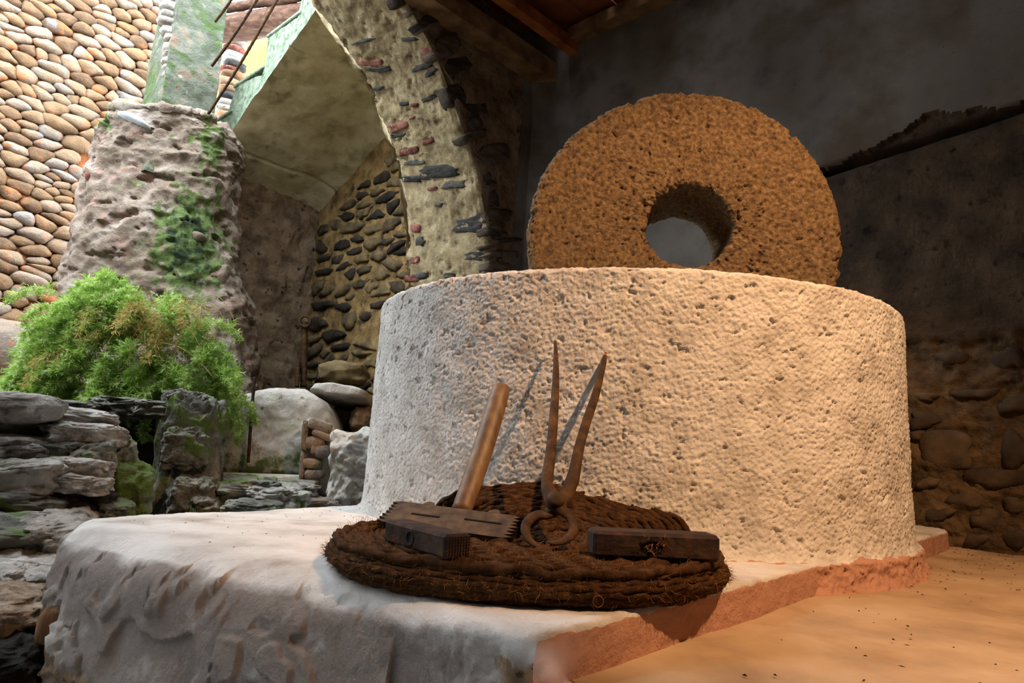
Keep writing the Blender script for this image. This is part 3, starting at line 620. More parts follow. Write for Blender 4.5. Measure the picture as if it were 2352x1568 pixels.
# ================================================================== ROPE MATS
def rope(path, r, closed=True, tw=34.0, n=8, up=(0, 0, 1.0), seed=0):
    P = np.asarray(path); m = len(P)
    T = nrm(np.roll(P, -1, 0) - np.roll(P, 1, 0)) if closed else nrm(np.gradient(P, axis=0))
    S_ = nrm(np.cross(T, np.asarray(up, float))); N_ = np.cross(S_, T)
    d = np.r_[0, np.cumsum(np.linalg.norm(np.diff(P, axis=0), axis=1))]
    a = np.linspace(0, 2 * np.pi, n, endpoint=False)
    rr = r * (1 + 0.26 * np.cos(2 * (a[None] - tw * d[:, None])) + 0.18 * pn(np.stack([d * 30, 0 * d + seed, 0 * d], -1), seed)[:, None])
    Q = P[:, None] + rr[..., None] * (np.cos(a)[None, :, None] * S_[:, None] + np.sin(a)[None, :, None] * N_[:, None])
    return Q.reshape(-1, 3), gridF(m, n, cu=closed, cv=True, flip=True)
def fibres(name, pts, nrms, ln, m, parent, seed, wid=0.0007):
    r = np.random.default_rng(seed); V, F = [], []
    for p, nn in zip(pts, nrms):
        d = nrm(nn + r.normal(size=3) * 0.8); l = ln * r.uniform(0.4, 1.4); b = nrm(np.cross(d, r.normal(size=3))); c2 = d + 0.8 * r.normal(size=3)
        q0, q1, q2 = p, p + d * l * 0.5, p + d * l * 0.7 + nrm(c2) * l * 0.5; k = len(V)
        V += [q0 - b * wid, q0 + b * wid, q1 - b * wid, q1 + b * wid, q2]; F += [(k, k + 1, k + 3, k + 2), (k + 2, k + 3, k + 4)]
    return add(name, np.array(V), F, m, parent, kind='stuff')
MAT_C = np.array([0.055, 1.675]); MRX, MRY, MTK = 0.462, 0.375, 0.068
mt = empty('rope_mat', (MAT_C[0], MAT_C[1], 0.0), 'thick round coil mat of dark brown rope lying on the white platform', 'rope mat')
A360 = np.linspace(0, 2 * np.pi, 420, endpoint=False)
def mat_ring(k, z, seed, n=420, wob=0.006):
    a = np.linspace(0, 2 * np.pi, n, endpoint=False); c = np.stack([np.cos(a), np.sin(a), 0 * a], -1)
    r = k * (1 + 0.025 * pn(c * 1.2 + 5, 81)) + wob * pn(c * 6 + seed, 82); zz = z + wob * 0.8 * pn(c * 7 + seed * 2, 83)
    # the mat sags over the rounded shoulder on its left front
    x = MAT_C[0] + MRX * r * np.cos(a); y = MAT_C[1] + MRY * r * np.sin(a)
    return np.stack([x, y, zz], -1)
sp, sn = [], []
for j in range(8):
    pr = mat_ring(1.0 - 0.018 * abs(j - 3.5) ** 1.5 / 2, 0.007 + j * 0.0078, j * 3 + 1, n=560, wob=0.007); v, f = rope(pr, 0.0068, seed=j, tw=62)
    add('rope_coil', v, f, 'rope', mt); sp.append(pr); sn.append(nrm(pr - np.array([*MAT_C, 0.03])))
k = 0.965; j = 0
while k > 0.05:
    pr = mat_ring(k, 0.064 + 0.004 * math.sin(j * 2.1), j * 5 + 40, n=max(60, int(380 * k)), wob=0.008); v, f = rope(pr, 0.0092, seed=j + 9, n=7, tw=45)
    add('rope_coil', v, f, 'rope', mt); sp.append(pr); sn.append(np.tile([0, 0, 1.0], (len(pr), 1))); k -= 0.034; j += 1
core = [(MAT_C[0] + MRX * 0.93 * math.cos(q), MAT_C[1] + MRY * 0.93 * math.sin(q), z) for z in (0.006, 0.056) for q in np.linspace(0, 2 * np.pi, 40, endpoint=False)]
add('mat_core', core, [tuple(range(39, -1, -1)), tuple(range(40, 80))] + [(i, (i + 1) % 40, 40 + (i + 1) % 40, 40 + i) for i in range(40)], 'rope', mt)
sp = np.concatenate(sp); sn = np.concatenate(sn); pick = RNG.choice(len(sp), 5200); fibres('loose_fibres', sp[pick] + sn[pick] * 0.007, sn[pick], 0.016, 'fibre', mt, 3, 0.00045)
lp = np.linspace(0, 2 * np.pi, 26); lc = on_y(1374, 1381, 1.285)
v, f = tube(np.array([lc + 0.0095 * math.cos(q) * np.array([1, 0, 0]) + 0.010 * math.sin(q) * Z_ for q in lp]), 0.0007, 5, nrml=(0, 1, 0)); add('loose_loop', v, f, 'fibre', mt)
# second mat slumped against the basin
m2 = empty('rope_mat', (0.15, 2.02, MTK), 'smaller slumped rope mat leaning on the white basin behind the iron pincers', 'rope mat')
sp, sn = [], []
for j in range(15):
    k = 1 - j * 0.062; qa = np.linspace(0.0, np.pi, int(190 * k) + 30)
    xx = 0.165 + 0.36 * k * np.cos(qa) - 0.03 * np.sin(qa); zz = 0.066 + 0.112 * k * np.sin(qa) ** 0.9
    yy = 2.055 - 0.245 * (1 - k) - 0.02 * np.sin(qa * 3 + 1) - 0.35 * np.clip(np.abs(xx - 0.165) - 0.22, 0, 1)
    pr = np.stack([xx, yy, zz], -1) + 0.006 * np.stack([pn(np.stack([qa * 6, 0 * qa + j, 0 * qa + q], -1), 84) for q in range(3)], -1)
    v, f = rope(pr, 0.0094, closed=False, seed=j + 60, tw=50); add('rope_coil', v, f, 'rope', m2)
    sp.append(pr); sn.append(np.tile(nrm([0, -1, 0.7]), (len(pr), 1)))
sp = np.concatenate(sp); sn = np.concatenate(sn); pick = RNG.choice(len(sp), 1500); fibres('loose_fibres', sp[pick], sn[pick], 0.014, 'fibre', m2, 4, 0.00045)

# ================================================================== TOOLS
# pincers
pb = on_z(1263, 1256, MTK + 0.012); ptip = on_y(1335, 800, 2.045); lean = nrm(ptip - pb); px_ = nrm(np.array([1, 0.06, 0.0])); pnrm = nrm(np.cross(px_, lean)); pnrm = pnrm * (-1 if pnrm[1] > 0 else 1)
def pp(x, y, lift=0.0): return on_plane(x, y, pb, pnrm) + pnrm * lift
def pxs(x, y): return np.linalg.norm(pp(x + 1, y) - pp(x, y))
pin = empty('pincers', pb, 'rusty iron pincers standing jaws down against the white basin', 'pincers')
H1 = [(1274.5, 787, 2.5), (1276, 830, 5), (1275, 900, 7.5), (1268, 1000, 9.5), (1262, 1060, 10.5), (1256, 1105, 12.5), (1259, 1132, 17), (1276, 1160, 23), (1292, 1179, 14), (1308, 1192, 12), (1317, 1212, 11.5), (1312, 1233, 10.5), (1294, 1247, 9), (1272, 1252, 6), (1257, 1249, 2.5)]
H2 = [(1393, 803, 3), (1385, 840, 5.5), (1368, 905, 8), (1348, 965, 9), (1331, 1025, 10), (1320, 1080, 12), (1311, 1112, 15), (1296, 1140, 18), (1276, 1162, 20), (1258, 1178, 13), (1232, 1181, 12), (1212, 1196, 11.5), (1207, 1215, 11), (1215, 1235, 9.5), (1230, 1249, 7), (1245, 1259, 4), (1253, 1264, 1.5)]
for nm, HH, lift in (('lever', H1, 0.008), ('lever', H2, -0.004)):
    q = crom(np.array(HH), 90); path = np.array([pp(x, y, lift) for x, y, r in q]); rad = np.array([r * (1.16 if y < 1110 else 1.0) * pxs(x, y) for x, y, r in q])
    v, f = tube(path, rad, 14, flat=(1.0, 0.62), nrml=pnrm); fix_normals(add(nm, v, f, 'rust', pin))
rc = pp(1274, 1160, 0.020); rr = 21 * pxs(1274, 1160)
P0 = [rc + pnrm * z for z in (-0.03, 0, 0.006, 0.010, 0.0125)]; v, f = tube(P0, [rr, rr, rr * 0.92, rr * 0.66, rr * 0.1], 24, nrml=lean); fix_normals(add('rivet', v, f, 'rust', pin, label='domed iron rivet'))
tp = [pp(x, y) for x, y in ((1396.5, 797), (1394.5, 803), (1391.5, 812))]; v, f = tube(tp, [0.0006, 0.0034, 0.0052], 8, nrml=pnrm); add('paint_tip', v, f, 'orange_tip', pin, label='orange painted tip')

# stone-dressing hammer: toothed head of bundled plates with a wooden handle
hd = nrm(on_y(1187, 1184, 1.70) - on_y(918, 1150, 1.78))            # along the head
TL, TR = on_y(918, 1150, 1.78), on_y(1187, 1184, 1.70); BR = on_y(1180, 1238, 1.60)
fv = BR - TR; fv = fv - hd * (fv @ hd); FH = np.linalg.norm(fv); fv = nrm(fv); fn = np.cross(hd, fv); fn = fn * (-1 if fn[1] > 0 else 1); LEN = np.linalg.norm(TR - TL)
hm = empty('dressing_hammer', (TL + TR) / 2 - Z_ * 0.05, 'stone-dressing hammer with toothed iron head and wooden handle on the rope mat', 'hammer')
def plate(off, th, seed):
    r = np.random.default_rng(seed); o = []; nt = 7
    for i in range(nt):
        y = FH * i / nt; y2 = FH * (i + 1) / nt; o += [(0.006, y), (-0.012 - 0.004 * r.random(), (y + y2) / 2)]
    o += [(0.006, FH)]
    o += [(LEN - 0.006, FH)]
    for i in range(nt - 1, -1, -1):
        y = FH * i / nt; y2 = FH * (i + 1) / nt; o += [(LEN + 0.012 + 0.004 * r.random(), (y + y2) / 2), (LEN - 0.006, y)]
    o = np.array(o); Pf = TL + o[:, :1] * hd + o[:, 1:] * fv + fn * off; k = len(o)
    V = np.concatenate([Pf, Pf - fn * th]); F = [tuple(range(k)), tuple(range(2 * k - 1, k - 1, -1))] + [(i, k + i, k + (i + 1) % k, (i + 1) % k) for i in range(k)]
    return V, F
for q in range(5):
    v, f = plate(-q * 0.0095, 0.0080, q); fix_normals(add('toothed_plate', v, f, 'tool_iron', hm, smooth=False))
def hp(x, y): return on_plane(x, y, TL, fn)
for (x0, y0, x1, y1) in ((945, 1180, 1010, 1187), (1066, 1193, 1152, 1202)):
    A0, A1 = hp(x0, y0), hp(x1, y1); c = (A0 + A1) / 2 + fn * 0.0006; l = np.linalg.norm(A1 - A0) / 2
    v, f = box(c, (l, 0.0026, 0.0012), np.array([hd, fv, fn])); fix_normals(add('slot', v, f, 'hole_black', hm, smooth=False, label='dark slot in the plate'))
for (x, wd) in ((984, 38), (1134, 36)):
    c = hp(x, 1158 + (x - 984) * 0.12) - fn * 0.003; w_ = wd / 2 / FPX * 1.75
    o = [(-w_, 0.008), (-w_ * 0.72, -0.013), (-w_ * 0.2, -0.021), (w_ * 0.45, -0.018), (w_, 0.008)]
    Pf = np.array([c + hd * x_ + fv * y_ for x_, y_ in o]); k = 5
    V = np.concatenate([Pf, Pf - fn * 0.022]); F = [tuple(range(k)), tuple(range(2 * k - 1, k - 1, -1))] + [(i, k + i, k + (i + 1) % k, (i + 1) % k) for i in range(k)]
    fix_normals(add('wedge', V, F, 'tool_iron', hm, smooth=False))
h0, h1 = on_y(1058, 1178, 1.80), on_y(1152, 888, 2.02); q = np.linspace(0, 1, 24)
rad = 0.0262 + 0.0022 * np.sin(q * 3.1) + 0.001 * q; rad[-1] = rad[-2] * 0.86
path = h0 + (h1 - h0) * q[:, None] + 0.004 * np.sin(q * np.pi)[:, None] * np.array([1, 0, 0])
v, f = tube(path, rad, 18, flat=(1, 0.8), nrml=(0, -1, 0.3)); fix_normals(add('handle', v, f, 'handle_wood', hm, label='smooth worn wooden handle'))

# bush hammer head with round eye and pointed striking face
b0, b1, b2 = on_z(880, 1244, MTK + 0.006), on_z(1020, 1287, MTK + 0.006), on_z(1086, 1284, MTK + 0.006)
bl = nrm(b1 - b0); bw = b2 - b1; bw = bw - bl * (bw @ bl); WB = max(np.linalg.norm(bw), 0.04); bw = nrm(bw); LB = np.linalg.norm(b1 - b0); HB = 0.047
bz = nrm(np.cross(bl, bw)); bz = bz * np.sign(bz[2])
bc = b0 + bl * LB / 2 + bw * WB / 2 + bz * HB / 2
bh = empty('bush_hammer_head', bc - bz * HB / 2, 'dark iron bush hammer head with round eye and pointed face', 'hammer head')
v, f = box(bc, (LB / 2, WB / 2, HB / 2), np.array([bl, bw, bz]), 0.006); fix_normals(add('body', v, f, 'dark_iron', bh, smooth=False))
ec = b0 + bl * LB * 0.46 + bz * HB * 0.5
v, f = tube([ec - bw * 0.0008, ec + bw * 0.004], [0.0125, 0.0125], 24, nrml=bz); add('eye', v, f, 'hole_black', bh, label='round black eye hole')
v, f = tube(np.array([ec - bw * 0.0006 + 0.0135 * (math.cos(q) * bl + math.sin(q) * bz) for q in np.linspace(0, 2 * np.pi, 30)]), 0.0014, 6, nrml=bw, caps=False); add('eye_rim', v, f, 'dark_iron', bh)
pc = b1 + bl * 0.0; V, F = [], []
for i in range(9):
    for k in range(8):
        c = b1 + bw * WB * (i + 0.7) / 9.4 + bz * HB * (k + 0.8) / 8.6; h_ = 0.0017; o = len(V)
        V += [c - bw * h_ - bz * h_, c + bw * h_ - bz * h_, c + bw * h_ + bz * h_, c - bw * h_ + bz * h_, c + bl * 0.004]
        F += [(o, o + 1, o + 4), (o + 1, o + 2, o + 4), (o + 2, o + 3, o + 4), (o + 3, o, o + 4)]
add('striking_points', np.array(V), F, 'dark_iron', bh, smooth=False, kind='stuff', label='grid of small iron points on the striking face')

# second plain hammer head on the right
c0, c1 = on_z(1362, 1280, MTK + 0.008), on_z(1655, 1293, MTK + 0.008)
cl = nrm(c1 - c0); cw = nrm(np.array([-cl[1], cl[0], 0])); LC_ = np.linalg.norm(c1 - c0); cw = cw * (1 if cw[1] > 0 else -1); HC2, WC = 0.054, 0.075
cc3 = (c0 + c1) / 2 + cw * WC / 2 + Z_ * HC2 / 2
ih = empty('iron_hammer_head', (c0 + c1) / 2 + cw * WC / 2, 'long dark iron hammer head lying on the edge of the rope mat', 'hammer head')
v, f = box(cc3, (LC_ / 2, WC / 2, HC2 / 2), np.array([cl, cw, Z_]), 0.007); fix_normals(add('body', v, f, 'dark_iron', ih, smooth=False))
a = np.linspace(0, 2 * np.pi, 16, endpoint=False); ec = c0 + cl * LC_ * 0.46 + Z_ * HC2 * 0.46
v, f = tube([ec - cw * 0.0008, ec + cw * 0.004], [0.015, 0.015], 20, nrml=Z_, flat=(1.5, 0.9)); add('eye', v, f, 'hole_black', ih, label='clogged black eye hole')
r = np.random.default_rng(9); V, F = [], []
for i in range(60):
    c = ec + cl * r.normal() * 0.016 + Z_ * r.normal() * 0.010 - cw * 0.002; o = len(V); e1, e2 = r.normal(size=3) * 0.003, r.normal(size=3) * 0.003; V += [c - e1, c + e1, c + e2]; F.append((o, o + 1, o + 2))
add('fibre_plug', np.array(V), F, 'fibre', ih, kind='stuff')

# crumbs on the floor and the platform
r = np.random.default_rng(12); V, F = [], []
def crumb(s_, t_, z_, l, wd):
    c = W(s_, t_, z_); an = r.uniform(0, np.pi); d = np.array([math.cos(an), math.sin(an), 0]) * l; e = np.array([-d[1], d[0], 0]) / l * wd; o = len(V)
    V.extend([c - d, c + e, c + d, c - e, c + Z_ * wd * 1.2]); F.extend([(o, o + 1, o + 4), (o + 1, o + 2, o + 4), (o + 2, o + 3, o + 4), (o + 3, o, o + 4)])
for i in range(230):
    t_ = r.uniform(1.2, 3.85); s_ = 0.7 - abs(r.normal()) * 0.5 if t_ < 2.9 else r.uniform(-0.1, 0.72)
    if r.random() < 0.5: t_ = r.uniform(2.7, 3.85); s_ = r.uniform(0.0, 0.7)
    crumb(s_, t_, ZF + 0.006, r.uniform(0.002, 0.008), r.uniform(0.0012, 0.003))
for i in range(60): crumb(r.uniform(1.6, 2.4), r.uniform(0.75, 1.7), 0.003, r.uniform(0.002, 0.006), 0.0015)
add('scattered_crumbs', np.array(V), F, 'crumb', kind='stuff', smooth=False, label='dark crumbs and seeds scattered over floor and platform', cat='debris')

# ================================================================== COURTYARD
def blob(rings, nper=120, nlev=120, amp=0.06, sc=2.0, seed=0, fine=0.012, strata=0.0, close=True):
    """lofted mass: rings = list of closed polygons (k,3), bottom to top, same count"""
    R = np.array([crom(np.asarray(r, float), nper, closed=True) for r in rings]); R = crom(R, nlev)
    N_ = grid_normals(R, cv=True); cen = R.mean(1, keepdims=True); sg_ = np.sign((N_ * (R - cen)).sum(-1).mean()); N_ = N_ * sg_
    d = amp * 0.8 * fbm(R * sc, 5, seed) + amp * 0.45 * ridg(R * sc * [2.0, 2.0, 3.2], 5, seed + 3) + fine * ridg(R * sc * 5, 4, seed + 6) - amp * 0.45 * sstep(0.22, 0.42, fbm(R * sc * [2.5, 2.5, 5], 4, seed + 8))
    if strata: d = d + strata * np.sin(R[..., 2] * 26 + 4 * pn(R * 1.5, seed))
    R = R + N_ * d[..., None]; F = gridF(nlev, nper, cv=True, flip=sg_ < 0)
    V = R.reshape(-1, 3); Fl = F.tolist()
    if close: Fl.append([(nlev - 1) * nper + i for i in range(nper)]); Fl.append([nper - 1 - i for i in range(nper)])
    return V, Fl, R
def facing(P):
    """frame looking back at the eye from P: right, away, up (horizontal)"""
    a = P - EYE; a[2] = 0; a = nrm(a); return np.array([np.cross(a, Z_), a, Z_])

# ---- cobble wall at the far left (plane s = 9)
SW = 9.0
cw_ = empty('wall_far', W(SW, 1.5, -0.4), kind='structure', label='high wall of rounded river cobbles set in orange mortar')
n1, n2 = 110, 150; T, Zc = np.meshgrid(np.linspace(-0.6, 2.7, n1), np.linspace(-0.4, 5.75, n2), indexing='ij')
Pc = W(SW + 0.04 - 0.05 * fbm(np.stack([T, Zc, 0 * T], -1) * 5, 3, 91), T, Zc); add('mortar', Pc.reshape(-1, 3), gridF(n1, n2, flip=True), 'cobble_mortar', cw_)
bx2 = (0.55, 0.0, 2.75, 5.75); AC = 1.9; pts, cells = scatter(440, bx2, AC, 4, var=0.72, relax=1)
def in_view(P, m=40):
    d = (P - EYE) @ _F; x = 1176 + FPX * ((P - EYE) @ _X) / d; y = 784 - FPX * ((P - EYE) @ _U) / d
    return -m < x < 420 and -m < y < 900, x, y
rv = np.random.default_rng(21); cnt = 0; rest = []
for i, cpoly in enumerate(cells):
    if cpoly is None: continue
    c2 = cpoly.mean(0); ok, x, y = in_view(W(SW, c2[0] * AC, c2[1] - 0.05 * c2[0] * AC))
    if not ok or (x > 190 and y > 330) or (x > 400): continue
    q = chaikin(c2 + (cpoly - c2) * rv.uniform(0.95, 1.06), 1); q = resample(q, 14)
    cs, sn_ = math.cos(-0.16), math.sin(-0.16)
    out = W(SW, q[:, 0] * AC, q[:, 1] - 0.07 * (q[:, 0] - c2[0]) * AC - 0.05 * c2[0] * AC); siz = math.sqrt(np.ptp(q[:, 0]) * np.ptp(q[:, 1]))
    v, f = relief(out, -U_, siz * rv.uniform(0.30, 0.55), 0.05, (1, 0.92, 0.72, 0.4), p=3.0, amp=siz * 0.22, sc=5, seed=i)
    fix_normals(add('stone', v, f, 'cobble', cw_)); cnt += 1
    if cnt >= 298: break
PV = []
for i, cpoly in enumerate(scatter(130, (-0.5, -0.2, 0.75, 5.7), AC, 6, var=0.6, relax=1)[1]):
    if cpoly is None: continue
    c2 = cpoly.mean(0); ok, x, y = in_view(W(SW, c2[0] * AC, c2[1] - 0.05 * c2[0] * AC))
    if ok: continue
    q = resample(chaikin(cpoly, 1), 10); siz = math.sqrt(np.ptp(q[:, 0]) * np.ptp(q[:, 1]))
    PV.append(relief(W(SW, q[:, 0] * AC, q[:, 1] - 0.05 * q[:, 0] * AC), -U_, siz * 0.4, 0.05, (1, 0.9, 0.6), p=3, amp=siz * 0.2, sc=5, seed=i))
v, f = cat_mesh(PV); fix_normals(add('outer_stones', v, f, 'cobble', cw_, kind='stuff'))
# big base boulder at the bottom left of that wall
v, f = rock(on_y(5, 800, 7.2), (0.34, 0.3, 0.30), facing(on_y(5, 800, 7.2)), seed=3, amp=0.10); fix_normals(add('stone', v, f, 'cobble', cw_))

# ---- added wall left of the frame, unseen, blocks low daylight
S, Zc = np.meshgrid(np.linspace(3.4, 9.1, 60), np.linspace(-0.8, 4.4, 50), indexing='ij'); Pq = W(S, -1.7 + 0 * S, Zc); Pq = Pq + V_ * (0.06 * fbm(Pq * 2, 4, 95))[..., None]
add('wall_light_block', Pq.reshape(-1, 3), gridF(60, 50, flip=True), 'ruin_plaster', kind='structure', label='unseen added wall blocking low daylight on the courtyard side', origin=(0, 0, 0))

# ---- stone wall at the back of the niche (plane t = 4.2) and brown wall (plane s = 7.4)
n1, n2 = 150, 150; S, Zc = np.meshgrid(np.linspace(4.4, 7.6, n1), np.linspace(-0.5, 4.6, n2), indexing='ij')
Qn = np.stack([S, Zc, 0 * S], -1); Pn = W(S, 4.2 + 0.03 * fbm(Qn * 3, 4, 101) + 0.02 * ridg(Qn * 9, 3, 102), Zc)
wb = add('wall_niche_stone', Pn.reshape(-1, 3), gridF(n1, n2), 'niche_mortar', kind='structure', label='dark rubble stone wall of the niche beside the arch', origin=(0, 0, 0))
bx2 = (5.25, 0.45, 7.35, 3.35); pts, cells = scatter(135, bx2, 2.1, 8, var=0.75, relax=0); rv = np.random.default_rng(31)
for i, cpoly in enumerate(cells):
    if cpoly is None: continue
    c2 = cpoly.mean(0); ztop = 2.7 + (7.4 - c2[0] * 2.1) * 0.42
    if c2[1] > ztop or rv.random() < 0.10: continue
    q = chaikin(c2 + (cpoly - c2) * np.array([rv.uniform(0.75, 1.0), rv.uniform(0.5, 0.85)]), 1); q = resample(q, 12); q = c2 + (q - c2) * (1 + 0.13 * rv.normal(size=(12, 1)))
    out = W(q[:, 0] * 2.1, 4.2, q[:, 1]); siz = math.sqrt(np.ptp(q[:, 0]) * np.ptp(q[:, 1]))
    v, f = relief(out, -V_, 0.015 + siz * 0.15, 0.06, (1, 0.9, 0.55), p=4, amp=siz * 0.16, sc=9, seed=i + 7)
    fix_normals(add('stone', v, f, 'niche_stone', wb))
n1, n2 = 140, 170; T, Zc = np.meshgrid(np.linspace(2.45, 4.35, n1), np.linspace(-0.5, 3.35, n2), indexing='ij')
Qn = np.stack([T, Zc, 0 * T], -1)
bul = 0.25 * sstep(1.3, 0.2, Zc) * (0.6 + fbm(Qn * 1.5, 3, 105))
Pn = W(7.4 - 0.07 * fbm(Qn * 1.8, 5, 103) - 0.05 * ridg(Qn * 4, 4, 104) - bul - 0.25 * sstep(2.95, 2.2, T), T, Zc)
add('wall_niche_plaster', Pn.reshape(-1, 3), gridF(n1, n2, flip=True), 'brown_wall', kind='structure', label='brown crumbling plaster wall under the stone stair', origin=(0, 0, 0))

# ---- staircase seen from below
prof = [(7.55, 2.98), (5.23, 4.115), (4.55, 4.45), (4.55, 5.15), (4.98, 5.12), (5.0, 4.78), (5.50, 4.74), (5.53, 4.40), (5.60, 4.10), (6.22, 4.12), (6.27, 4.16), (6.21, 3.78), (6.84, 3.80), (6.86, 3.84), (7.0, 3.53), (7.55, 3.53)]
prof = [(7.55, 2.98), (5.23, 4.115), (4.55, 4.45), (4.55, 5.2), (4.98, 5.2), (5.02, 4.62), (5.55, 4.58), (5.60, 4.12), (6.22, 4.17), (6.24, 3.76), (6.86, 3.86), (7.0, 3.54), (7.55, 3.57)]
pr = resample(np.array(prof), 720); NTt = 60; tq = np.linspace(2.8, 4.26, NTt)
Ss = np.repeat(pr[:, None, 0], NTt, 1); Zs = np.repeat(pr[:, None, 1], NTt, 1); Ts = np.repeat(tq[None], 720, 0)
under = np.zeros((720, NTt)); ev = np.linspace(2.98, 4.45, 10)
is_u = (np.abs(Zs - (2.98 + (7.55 - Ss) * 0.4895)) < 0.03)
Qs = np.stack([Ss, Ts, Zs], -1)
dz = np.where(is_u, 0.035 * fbm(Qs * 1.6, 4, 111) + 0.006 * fbm(Qs * 12, 3, 112), 0.012 * fbm(Qs * 5, 3, 113))
for cseam in (5.75, 6.55, 7.05): dz = dz + np.where(is_u, 0.035 * np.exp(-((Ss - cseam - 0.03 * pn(Qs * 3, 4)) / 0.013) ** 2) * (pn(Qs * 1.3 + cseam, 5) > -0.1), 0)
dz = dz + np.where(is_u, -0.10 * sstep(3.85, 4.26, Ts) ** 1.5, 0)
Tsd = Ts + 0.010 * fbm(Qs * 6, 3, 114) * (Ts < 2.85)
stc = empty('staircase', W(6.0, 3.5, 2.9), 'heavy concrete stair climbing along the niche wall, seen from below', 'staircase')
Vs = W(Ss, Tsd, Zs + dz); fmu = is_u[:, :-1].astype(int).reshape(-1)
o = add('flight', Vs.reshape(-1, 3), gridF(720, NTt, cu=True), ['lichen_concrete', 'concrete_soffit'], stc, fm=fmu)
# side cheek of the stair (facing the courtyard), with uneven face
import bmesh
bm = bmesh.new(); vs_ = [bm.verts.new(p) for p in (Vs[:, 0] - ORG['staircase'])]; fc = bm.faces.new(vs_); bmesh.ops.triangulate(bm, faces=[fc])
me = bpy.data.meshes.new('cheek'); bm.to_mesh(me); bm.free(); me.materials.append(MATS['lichen_concrete']); ck = bpy.data.objects.new('cheek', me); COL.objects.link(ck); ck.parent = stc; ck['label'] = 'green lichened stepped side of the stair'; ORG[ck.name] = ORG['staircase']
for tz in ((6.86, 7.55, 3.56), (6.24, 6.9, 3.83), (5.6, 6.25, 4.15), (5.02, 5.6, 4.60)):
    v, f = box(W((tz[0] + tz[1]) / 2, 3.52, tz[2] + 0.012), ((tz[1] - tz[0]) / 2, 0.735, 0.018), UVZ, 0.008); fix_normals(add('tread', v, f, 'lichen_concrete', stc, smooth=False))

# ---- ruined buttress between cobble wall and stair
lev = [(1060, 20, 545), (960, 28, 540), (900, 36, 535), (800, 60, 528), (700, 82, 522), (600, 104, 506), (500, 136, 486), (400, 160, 484), (330, 172, 486), (285, 190, 488), (262, 215, 486), (250, 240, 470)]
rings = []
for y, xl, xr in lev:
    Yc = 6.0 - 0.25 * sstep(600, 1000, y); L_, R__ = on_y(xl, y, Yc), on_y(xr, y, Yc); c = (L_ + R__) / 2; hw = np.linalg.norm(R__ - L_) / 2; ex_ = nrm(R__ - L_); ez = np.array([0, 1.0, 0])
    k = np.linspace(0, 2 * np.pi, 20, endpoint=False); sp_ = lambda x, e: np.sign(x) * np.abs(x) ** e
    rings.append(np.array([c + ez * 0.45 + ex_ * hw * sp_(math.cos(q), 0.7) + ez * 0.5 * sp_(math.sin(q), 0.7) for q in k]))
    rings[-1][:, 2] = L_[2] * 0.5 + R__[2] * 0.5
top = rings[-1].copy(); top = top.mean(0) + (top - top.mean(0)) * 0.2; top[:, 2] += 0.03; rings.append(top)
v, f, R = blob(rings, 260, 260, 0.12, 1.6, 121, 0.02)
x_ = 1176 + FPX * ((v - EYE) @ _X) / ((v - EYE) @ _F); y_ = 784 - FPX * ((v - EYE) @ _U) / ((v - EYE) @ _F)
ms = np.exp(-(((x_ - 430) / 90) ** 2 + ((y_ - 560) / 130) ** 2)) * 0.42 + 0.35 * np.exp(-(((x_ - 215) / 50) ** 2 + ((y_ - 265) / 35) ** 2)) + 0.3 * np.exp(-(((x_ - 480) / 40) ** 2 + ((y_ - 330) / 60) ** 2))
bt = fix_normals(add('wall_buttress', v, f, 'ruin_plaster', kind='structure', label='ruined lumpy plastered buttress with moss above the fern', attrs={'moss': ms}))
# embedded stones of the buttress
for k, (x, y, w_, h_, m_) in enumerate([(315, 280, 76, 16, 'white_flint'), (195, 395, 30, 22, 'brick'), (450, 540, 26, 22, 'ruin_plaster')]):
    c = on_y(x, y, 5.98); a = np.linspace(0, 2 * np.pi, 12, endpoint=False); rot = math.radians(-22 if m_ == 'white_flint' else 5)
    e1 = (on_y(x + 10 * math.cos(rot), y - 10 * math.sin(rot), 5.98) - c) / 10; e2 = (on_y(x + 10 * math.sin(rot), y + 10 * math.cos(rot), 5.98) - c) / 10; rr = 1 + 0.12 * np.sin(3 * a + k)
    out = np.array([c + e1 * w_ / 2 * rr[i] * math.cos(a[i]) + e2 * h_ / 2 * rr[i] * math.sin(a[i]) for i in range(12)])
    # find the buttress surface near this pixel
    dd_ = np.hypot(x_ - x, y_ - y) + 60 * (v[:, 1] - 5.0); i0 = int(np.argmin(dd_)); sh = v[i0, 1] - 5.98
    out = out + np.array([0, sh - 0.01, 0]); vv, ff = relief(out, (0, -1, 0.25), 0.05, 0.12, (1, 0.85, 0.5), amp=0.01, sc=9, seed=k)
    fix_normals(add('stone', vv, ff, m_, bt))

# ---- pillar on top of the buttress
K = on_y(383, 150, 6.05); ks, kt, _ = st(K)
ringsP = []
for z, g in ((2.55, 0.10), (2.8, 0.03), (3.2, 0.0), (3.7, -0.01), (4.2, -0.03), (4.9, -0.05)):
    a0, a1, b0_, b1_ = ks - g, ks + 0.62, kt - g, kt + 0.50
    poly = [(a0, b0_), (a0, (b0_ + b1_) / 2), (a0, b1_), ((a0 + a1) / 2, b1_), (a1, b1_), (a1, (b0_ + b1_) / 2), (a1, b0_), ((a0 + a1) / 2, b0_)]
    d = resample(np.array(poly), 32); ringsP.append(W(d[:, 0], d[:, 1], np.full(32, z)))
R = np.array([resample(r, 140) for r in ringsP]); R = crom(R, 130); N_ = grid_normals(R, cv=True); N_ *= np.sign((N_ * (R - R.mean(1, keepdims=True))).sum(-1).mean())
R = R + N_ * (0.03 * fbm(R * 2.5, 5, 131) + 0.012 * ridg(R * 8, 3, 132))[..., None]
mp_ = 0.14 + 0.3 * fbm(R * 1.5, 3, 133)
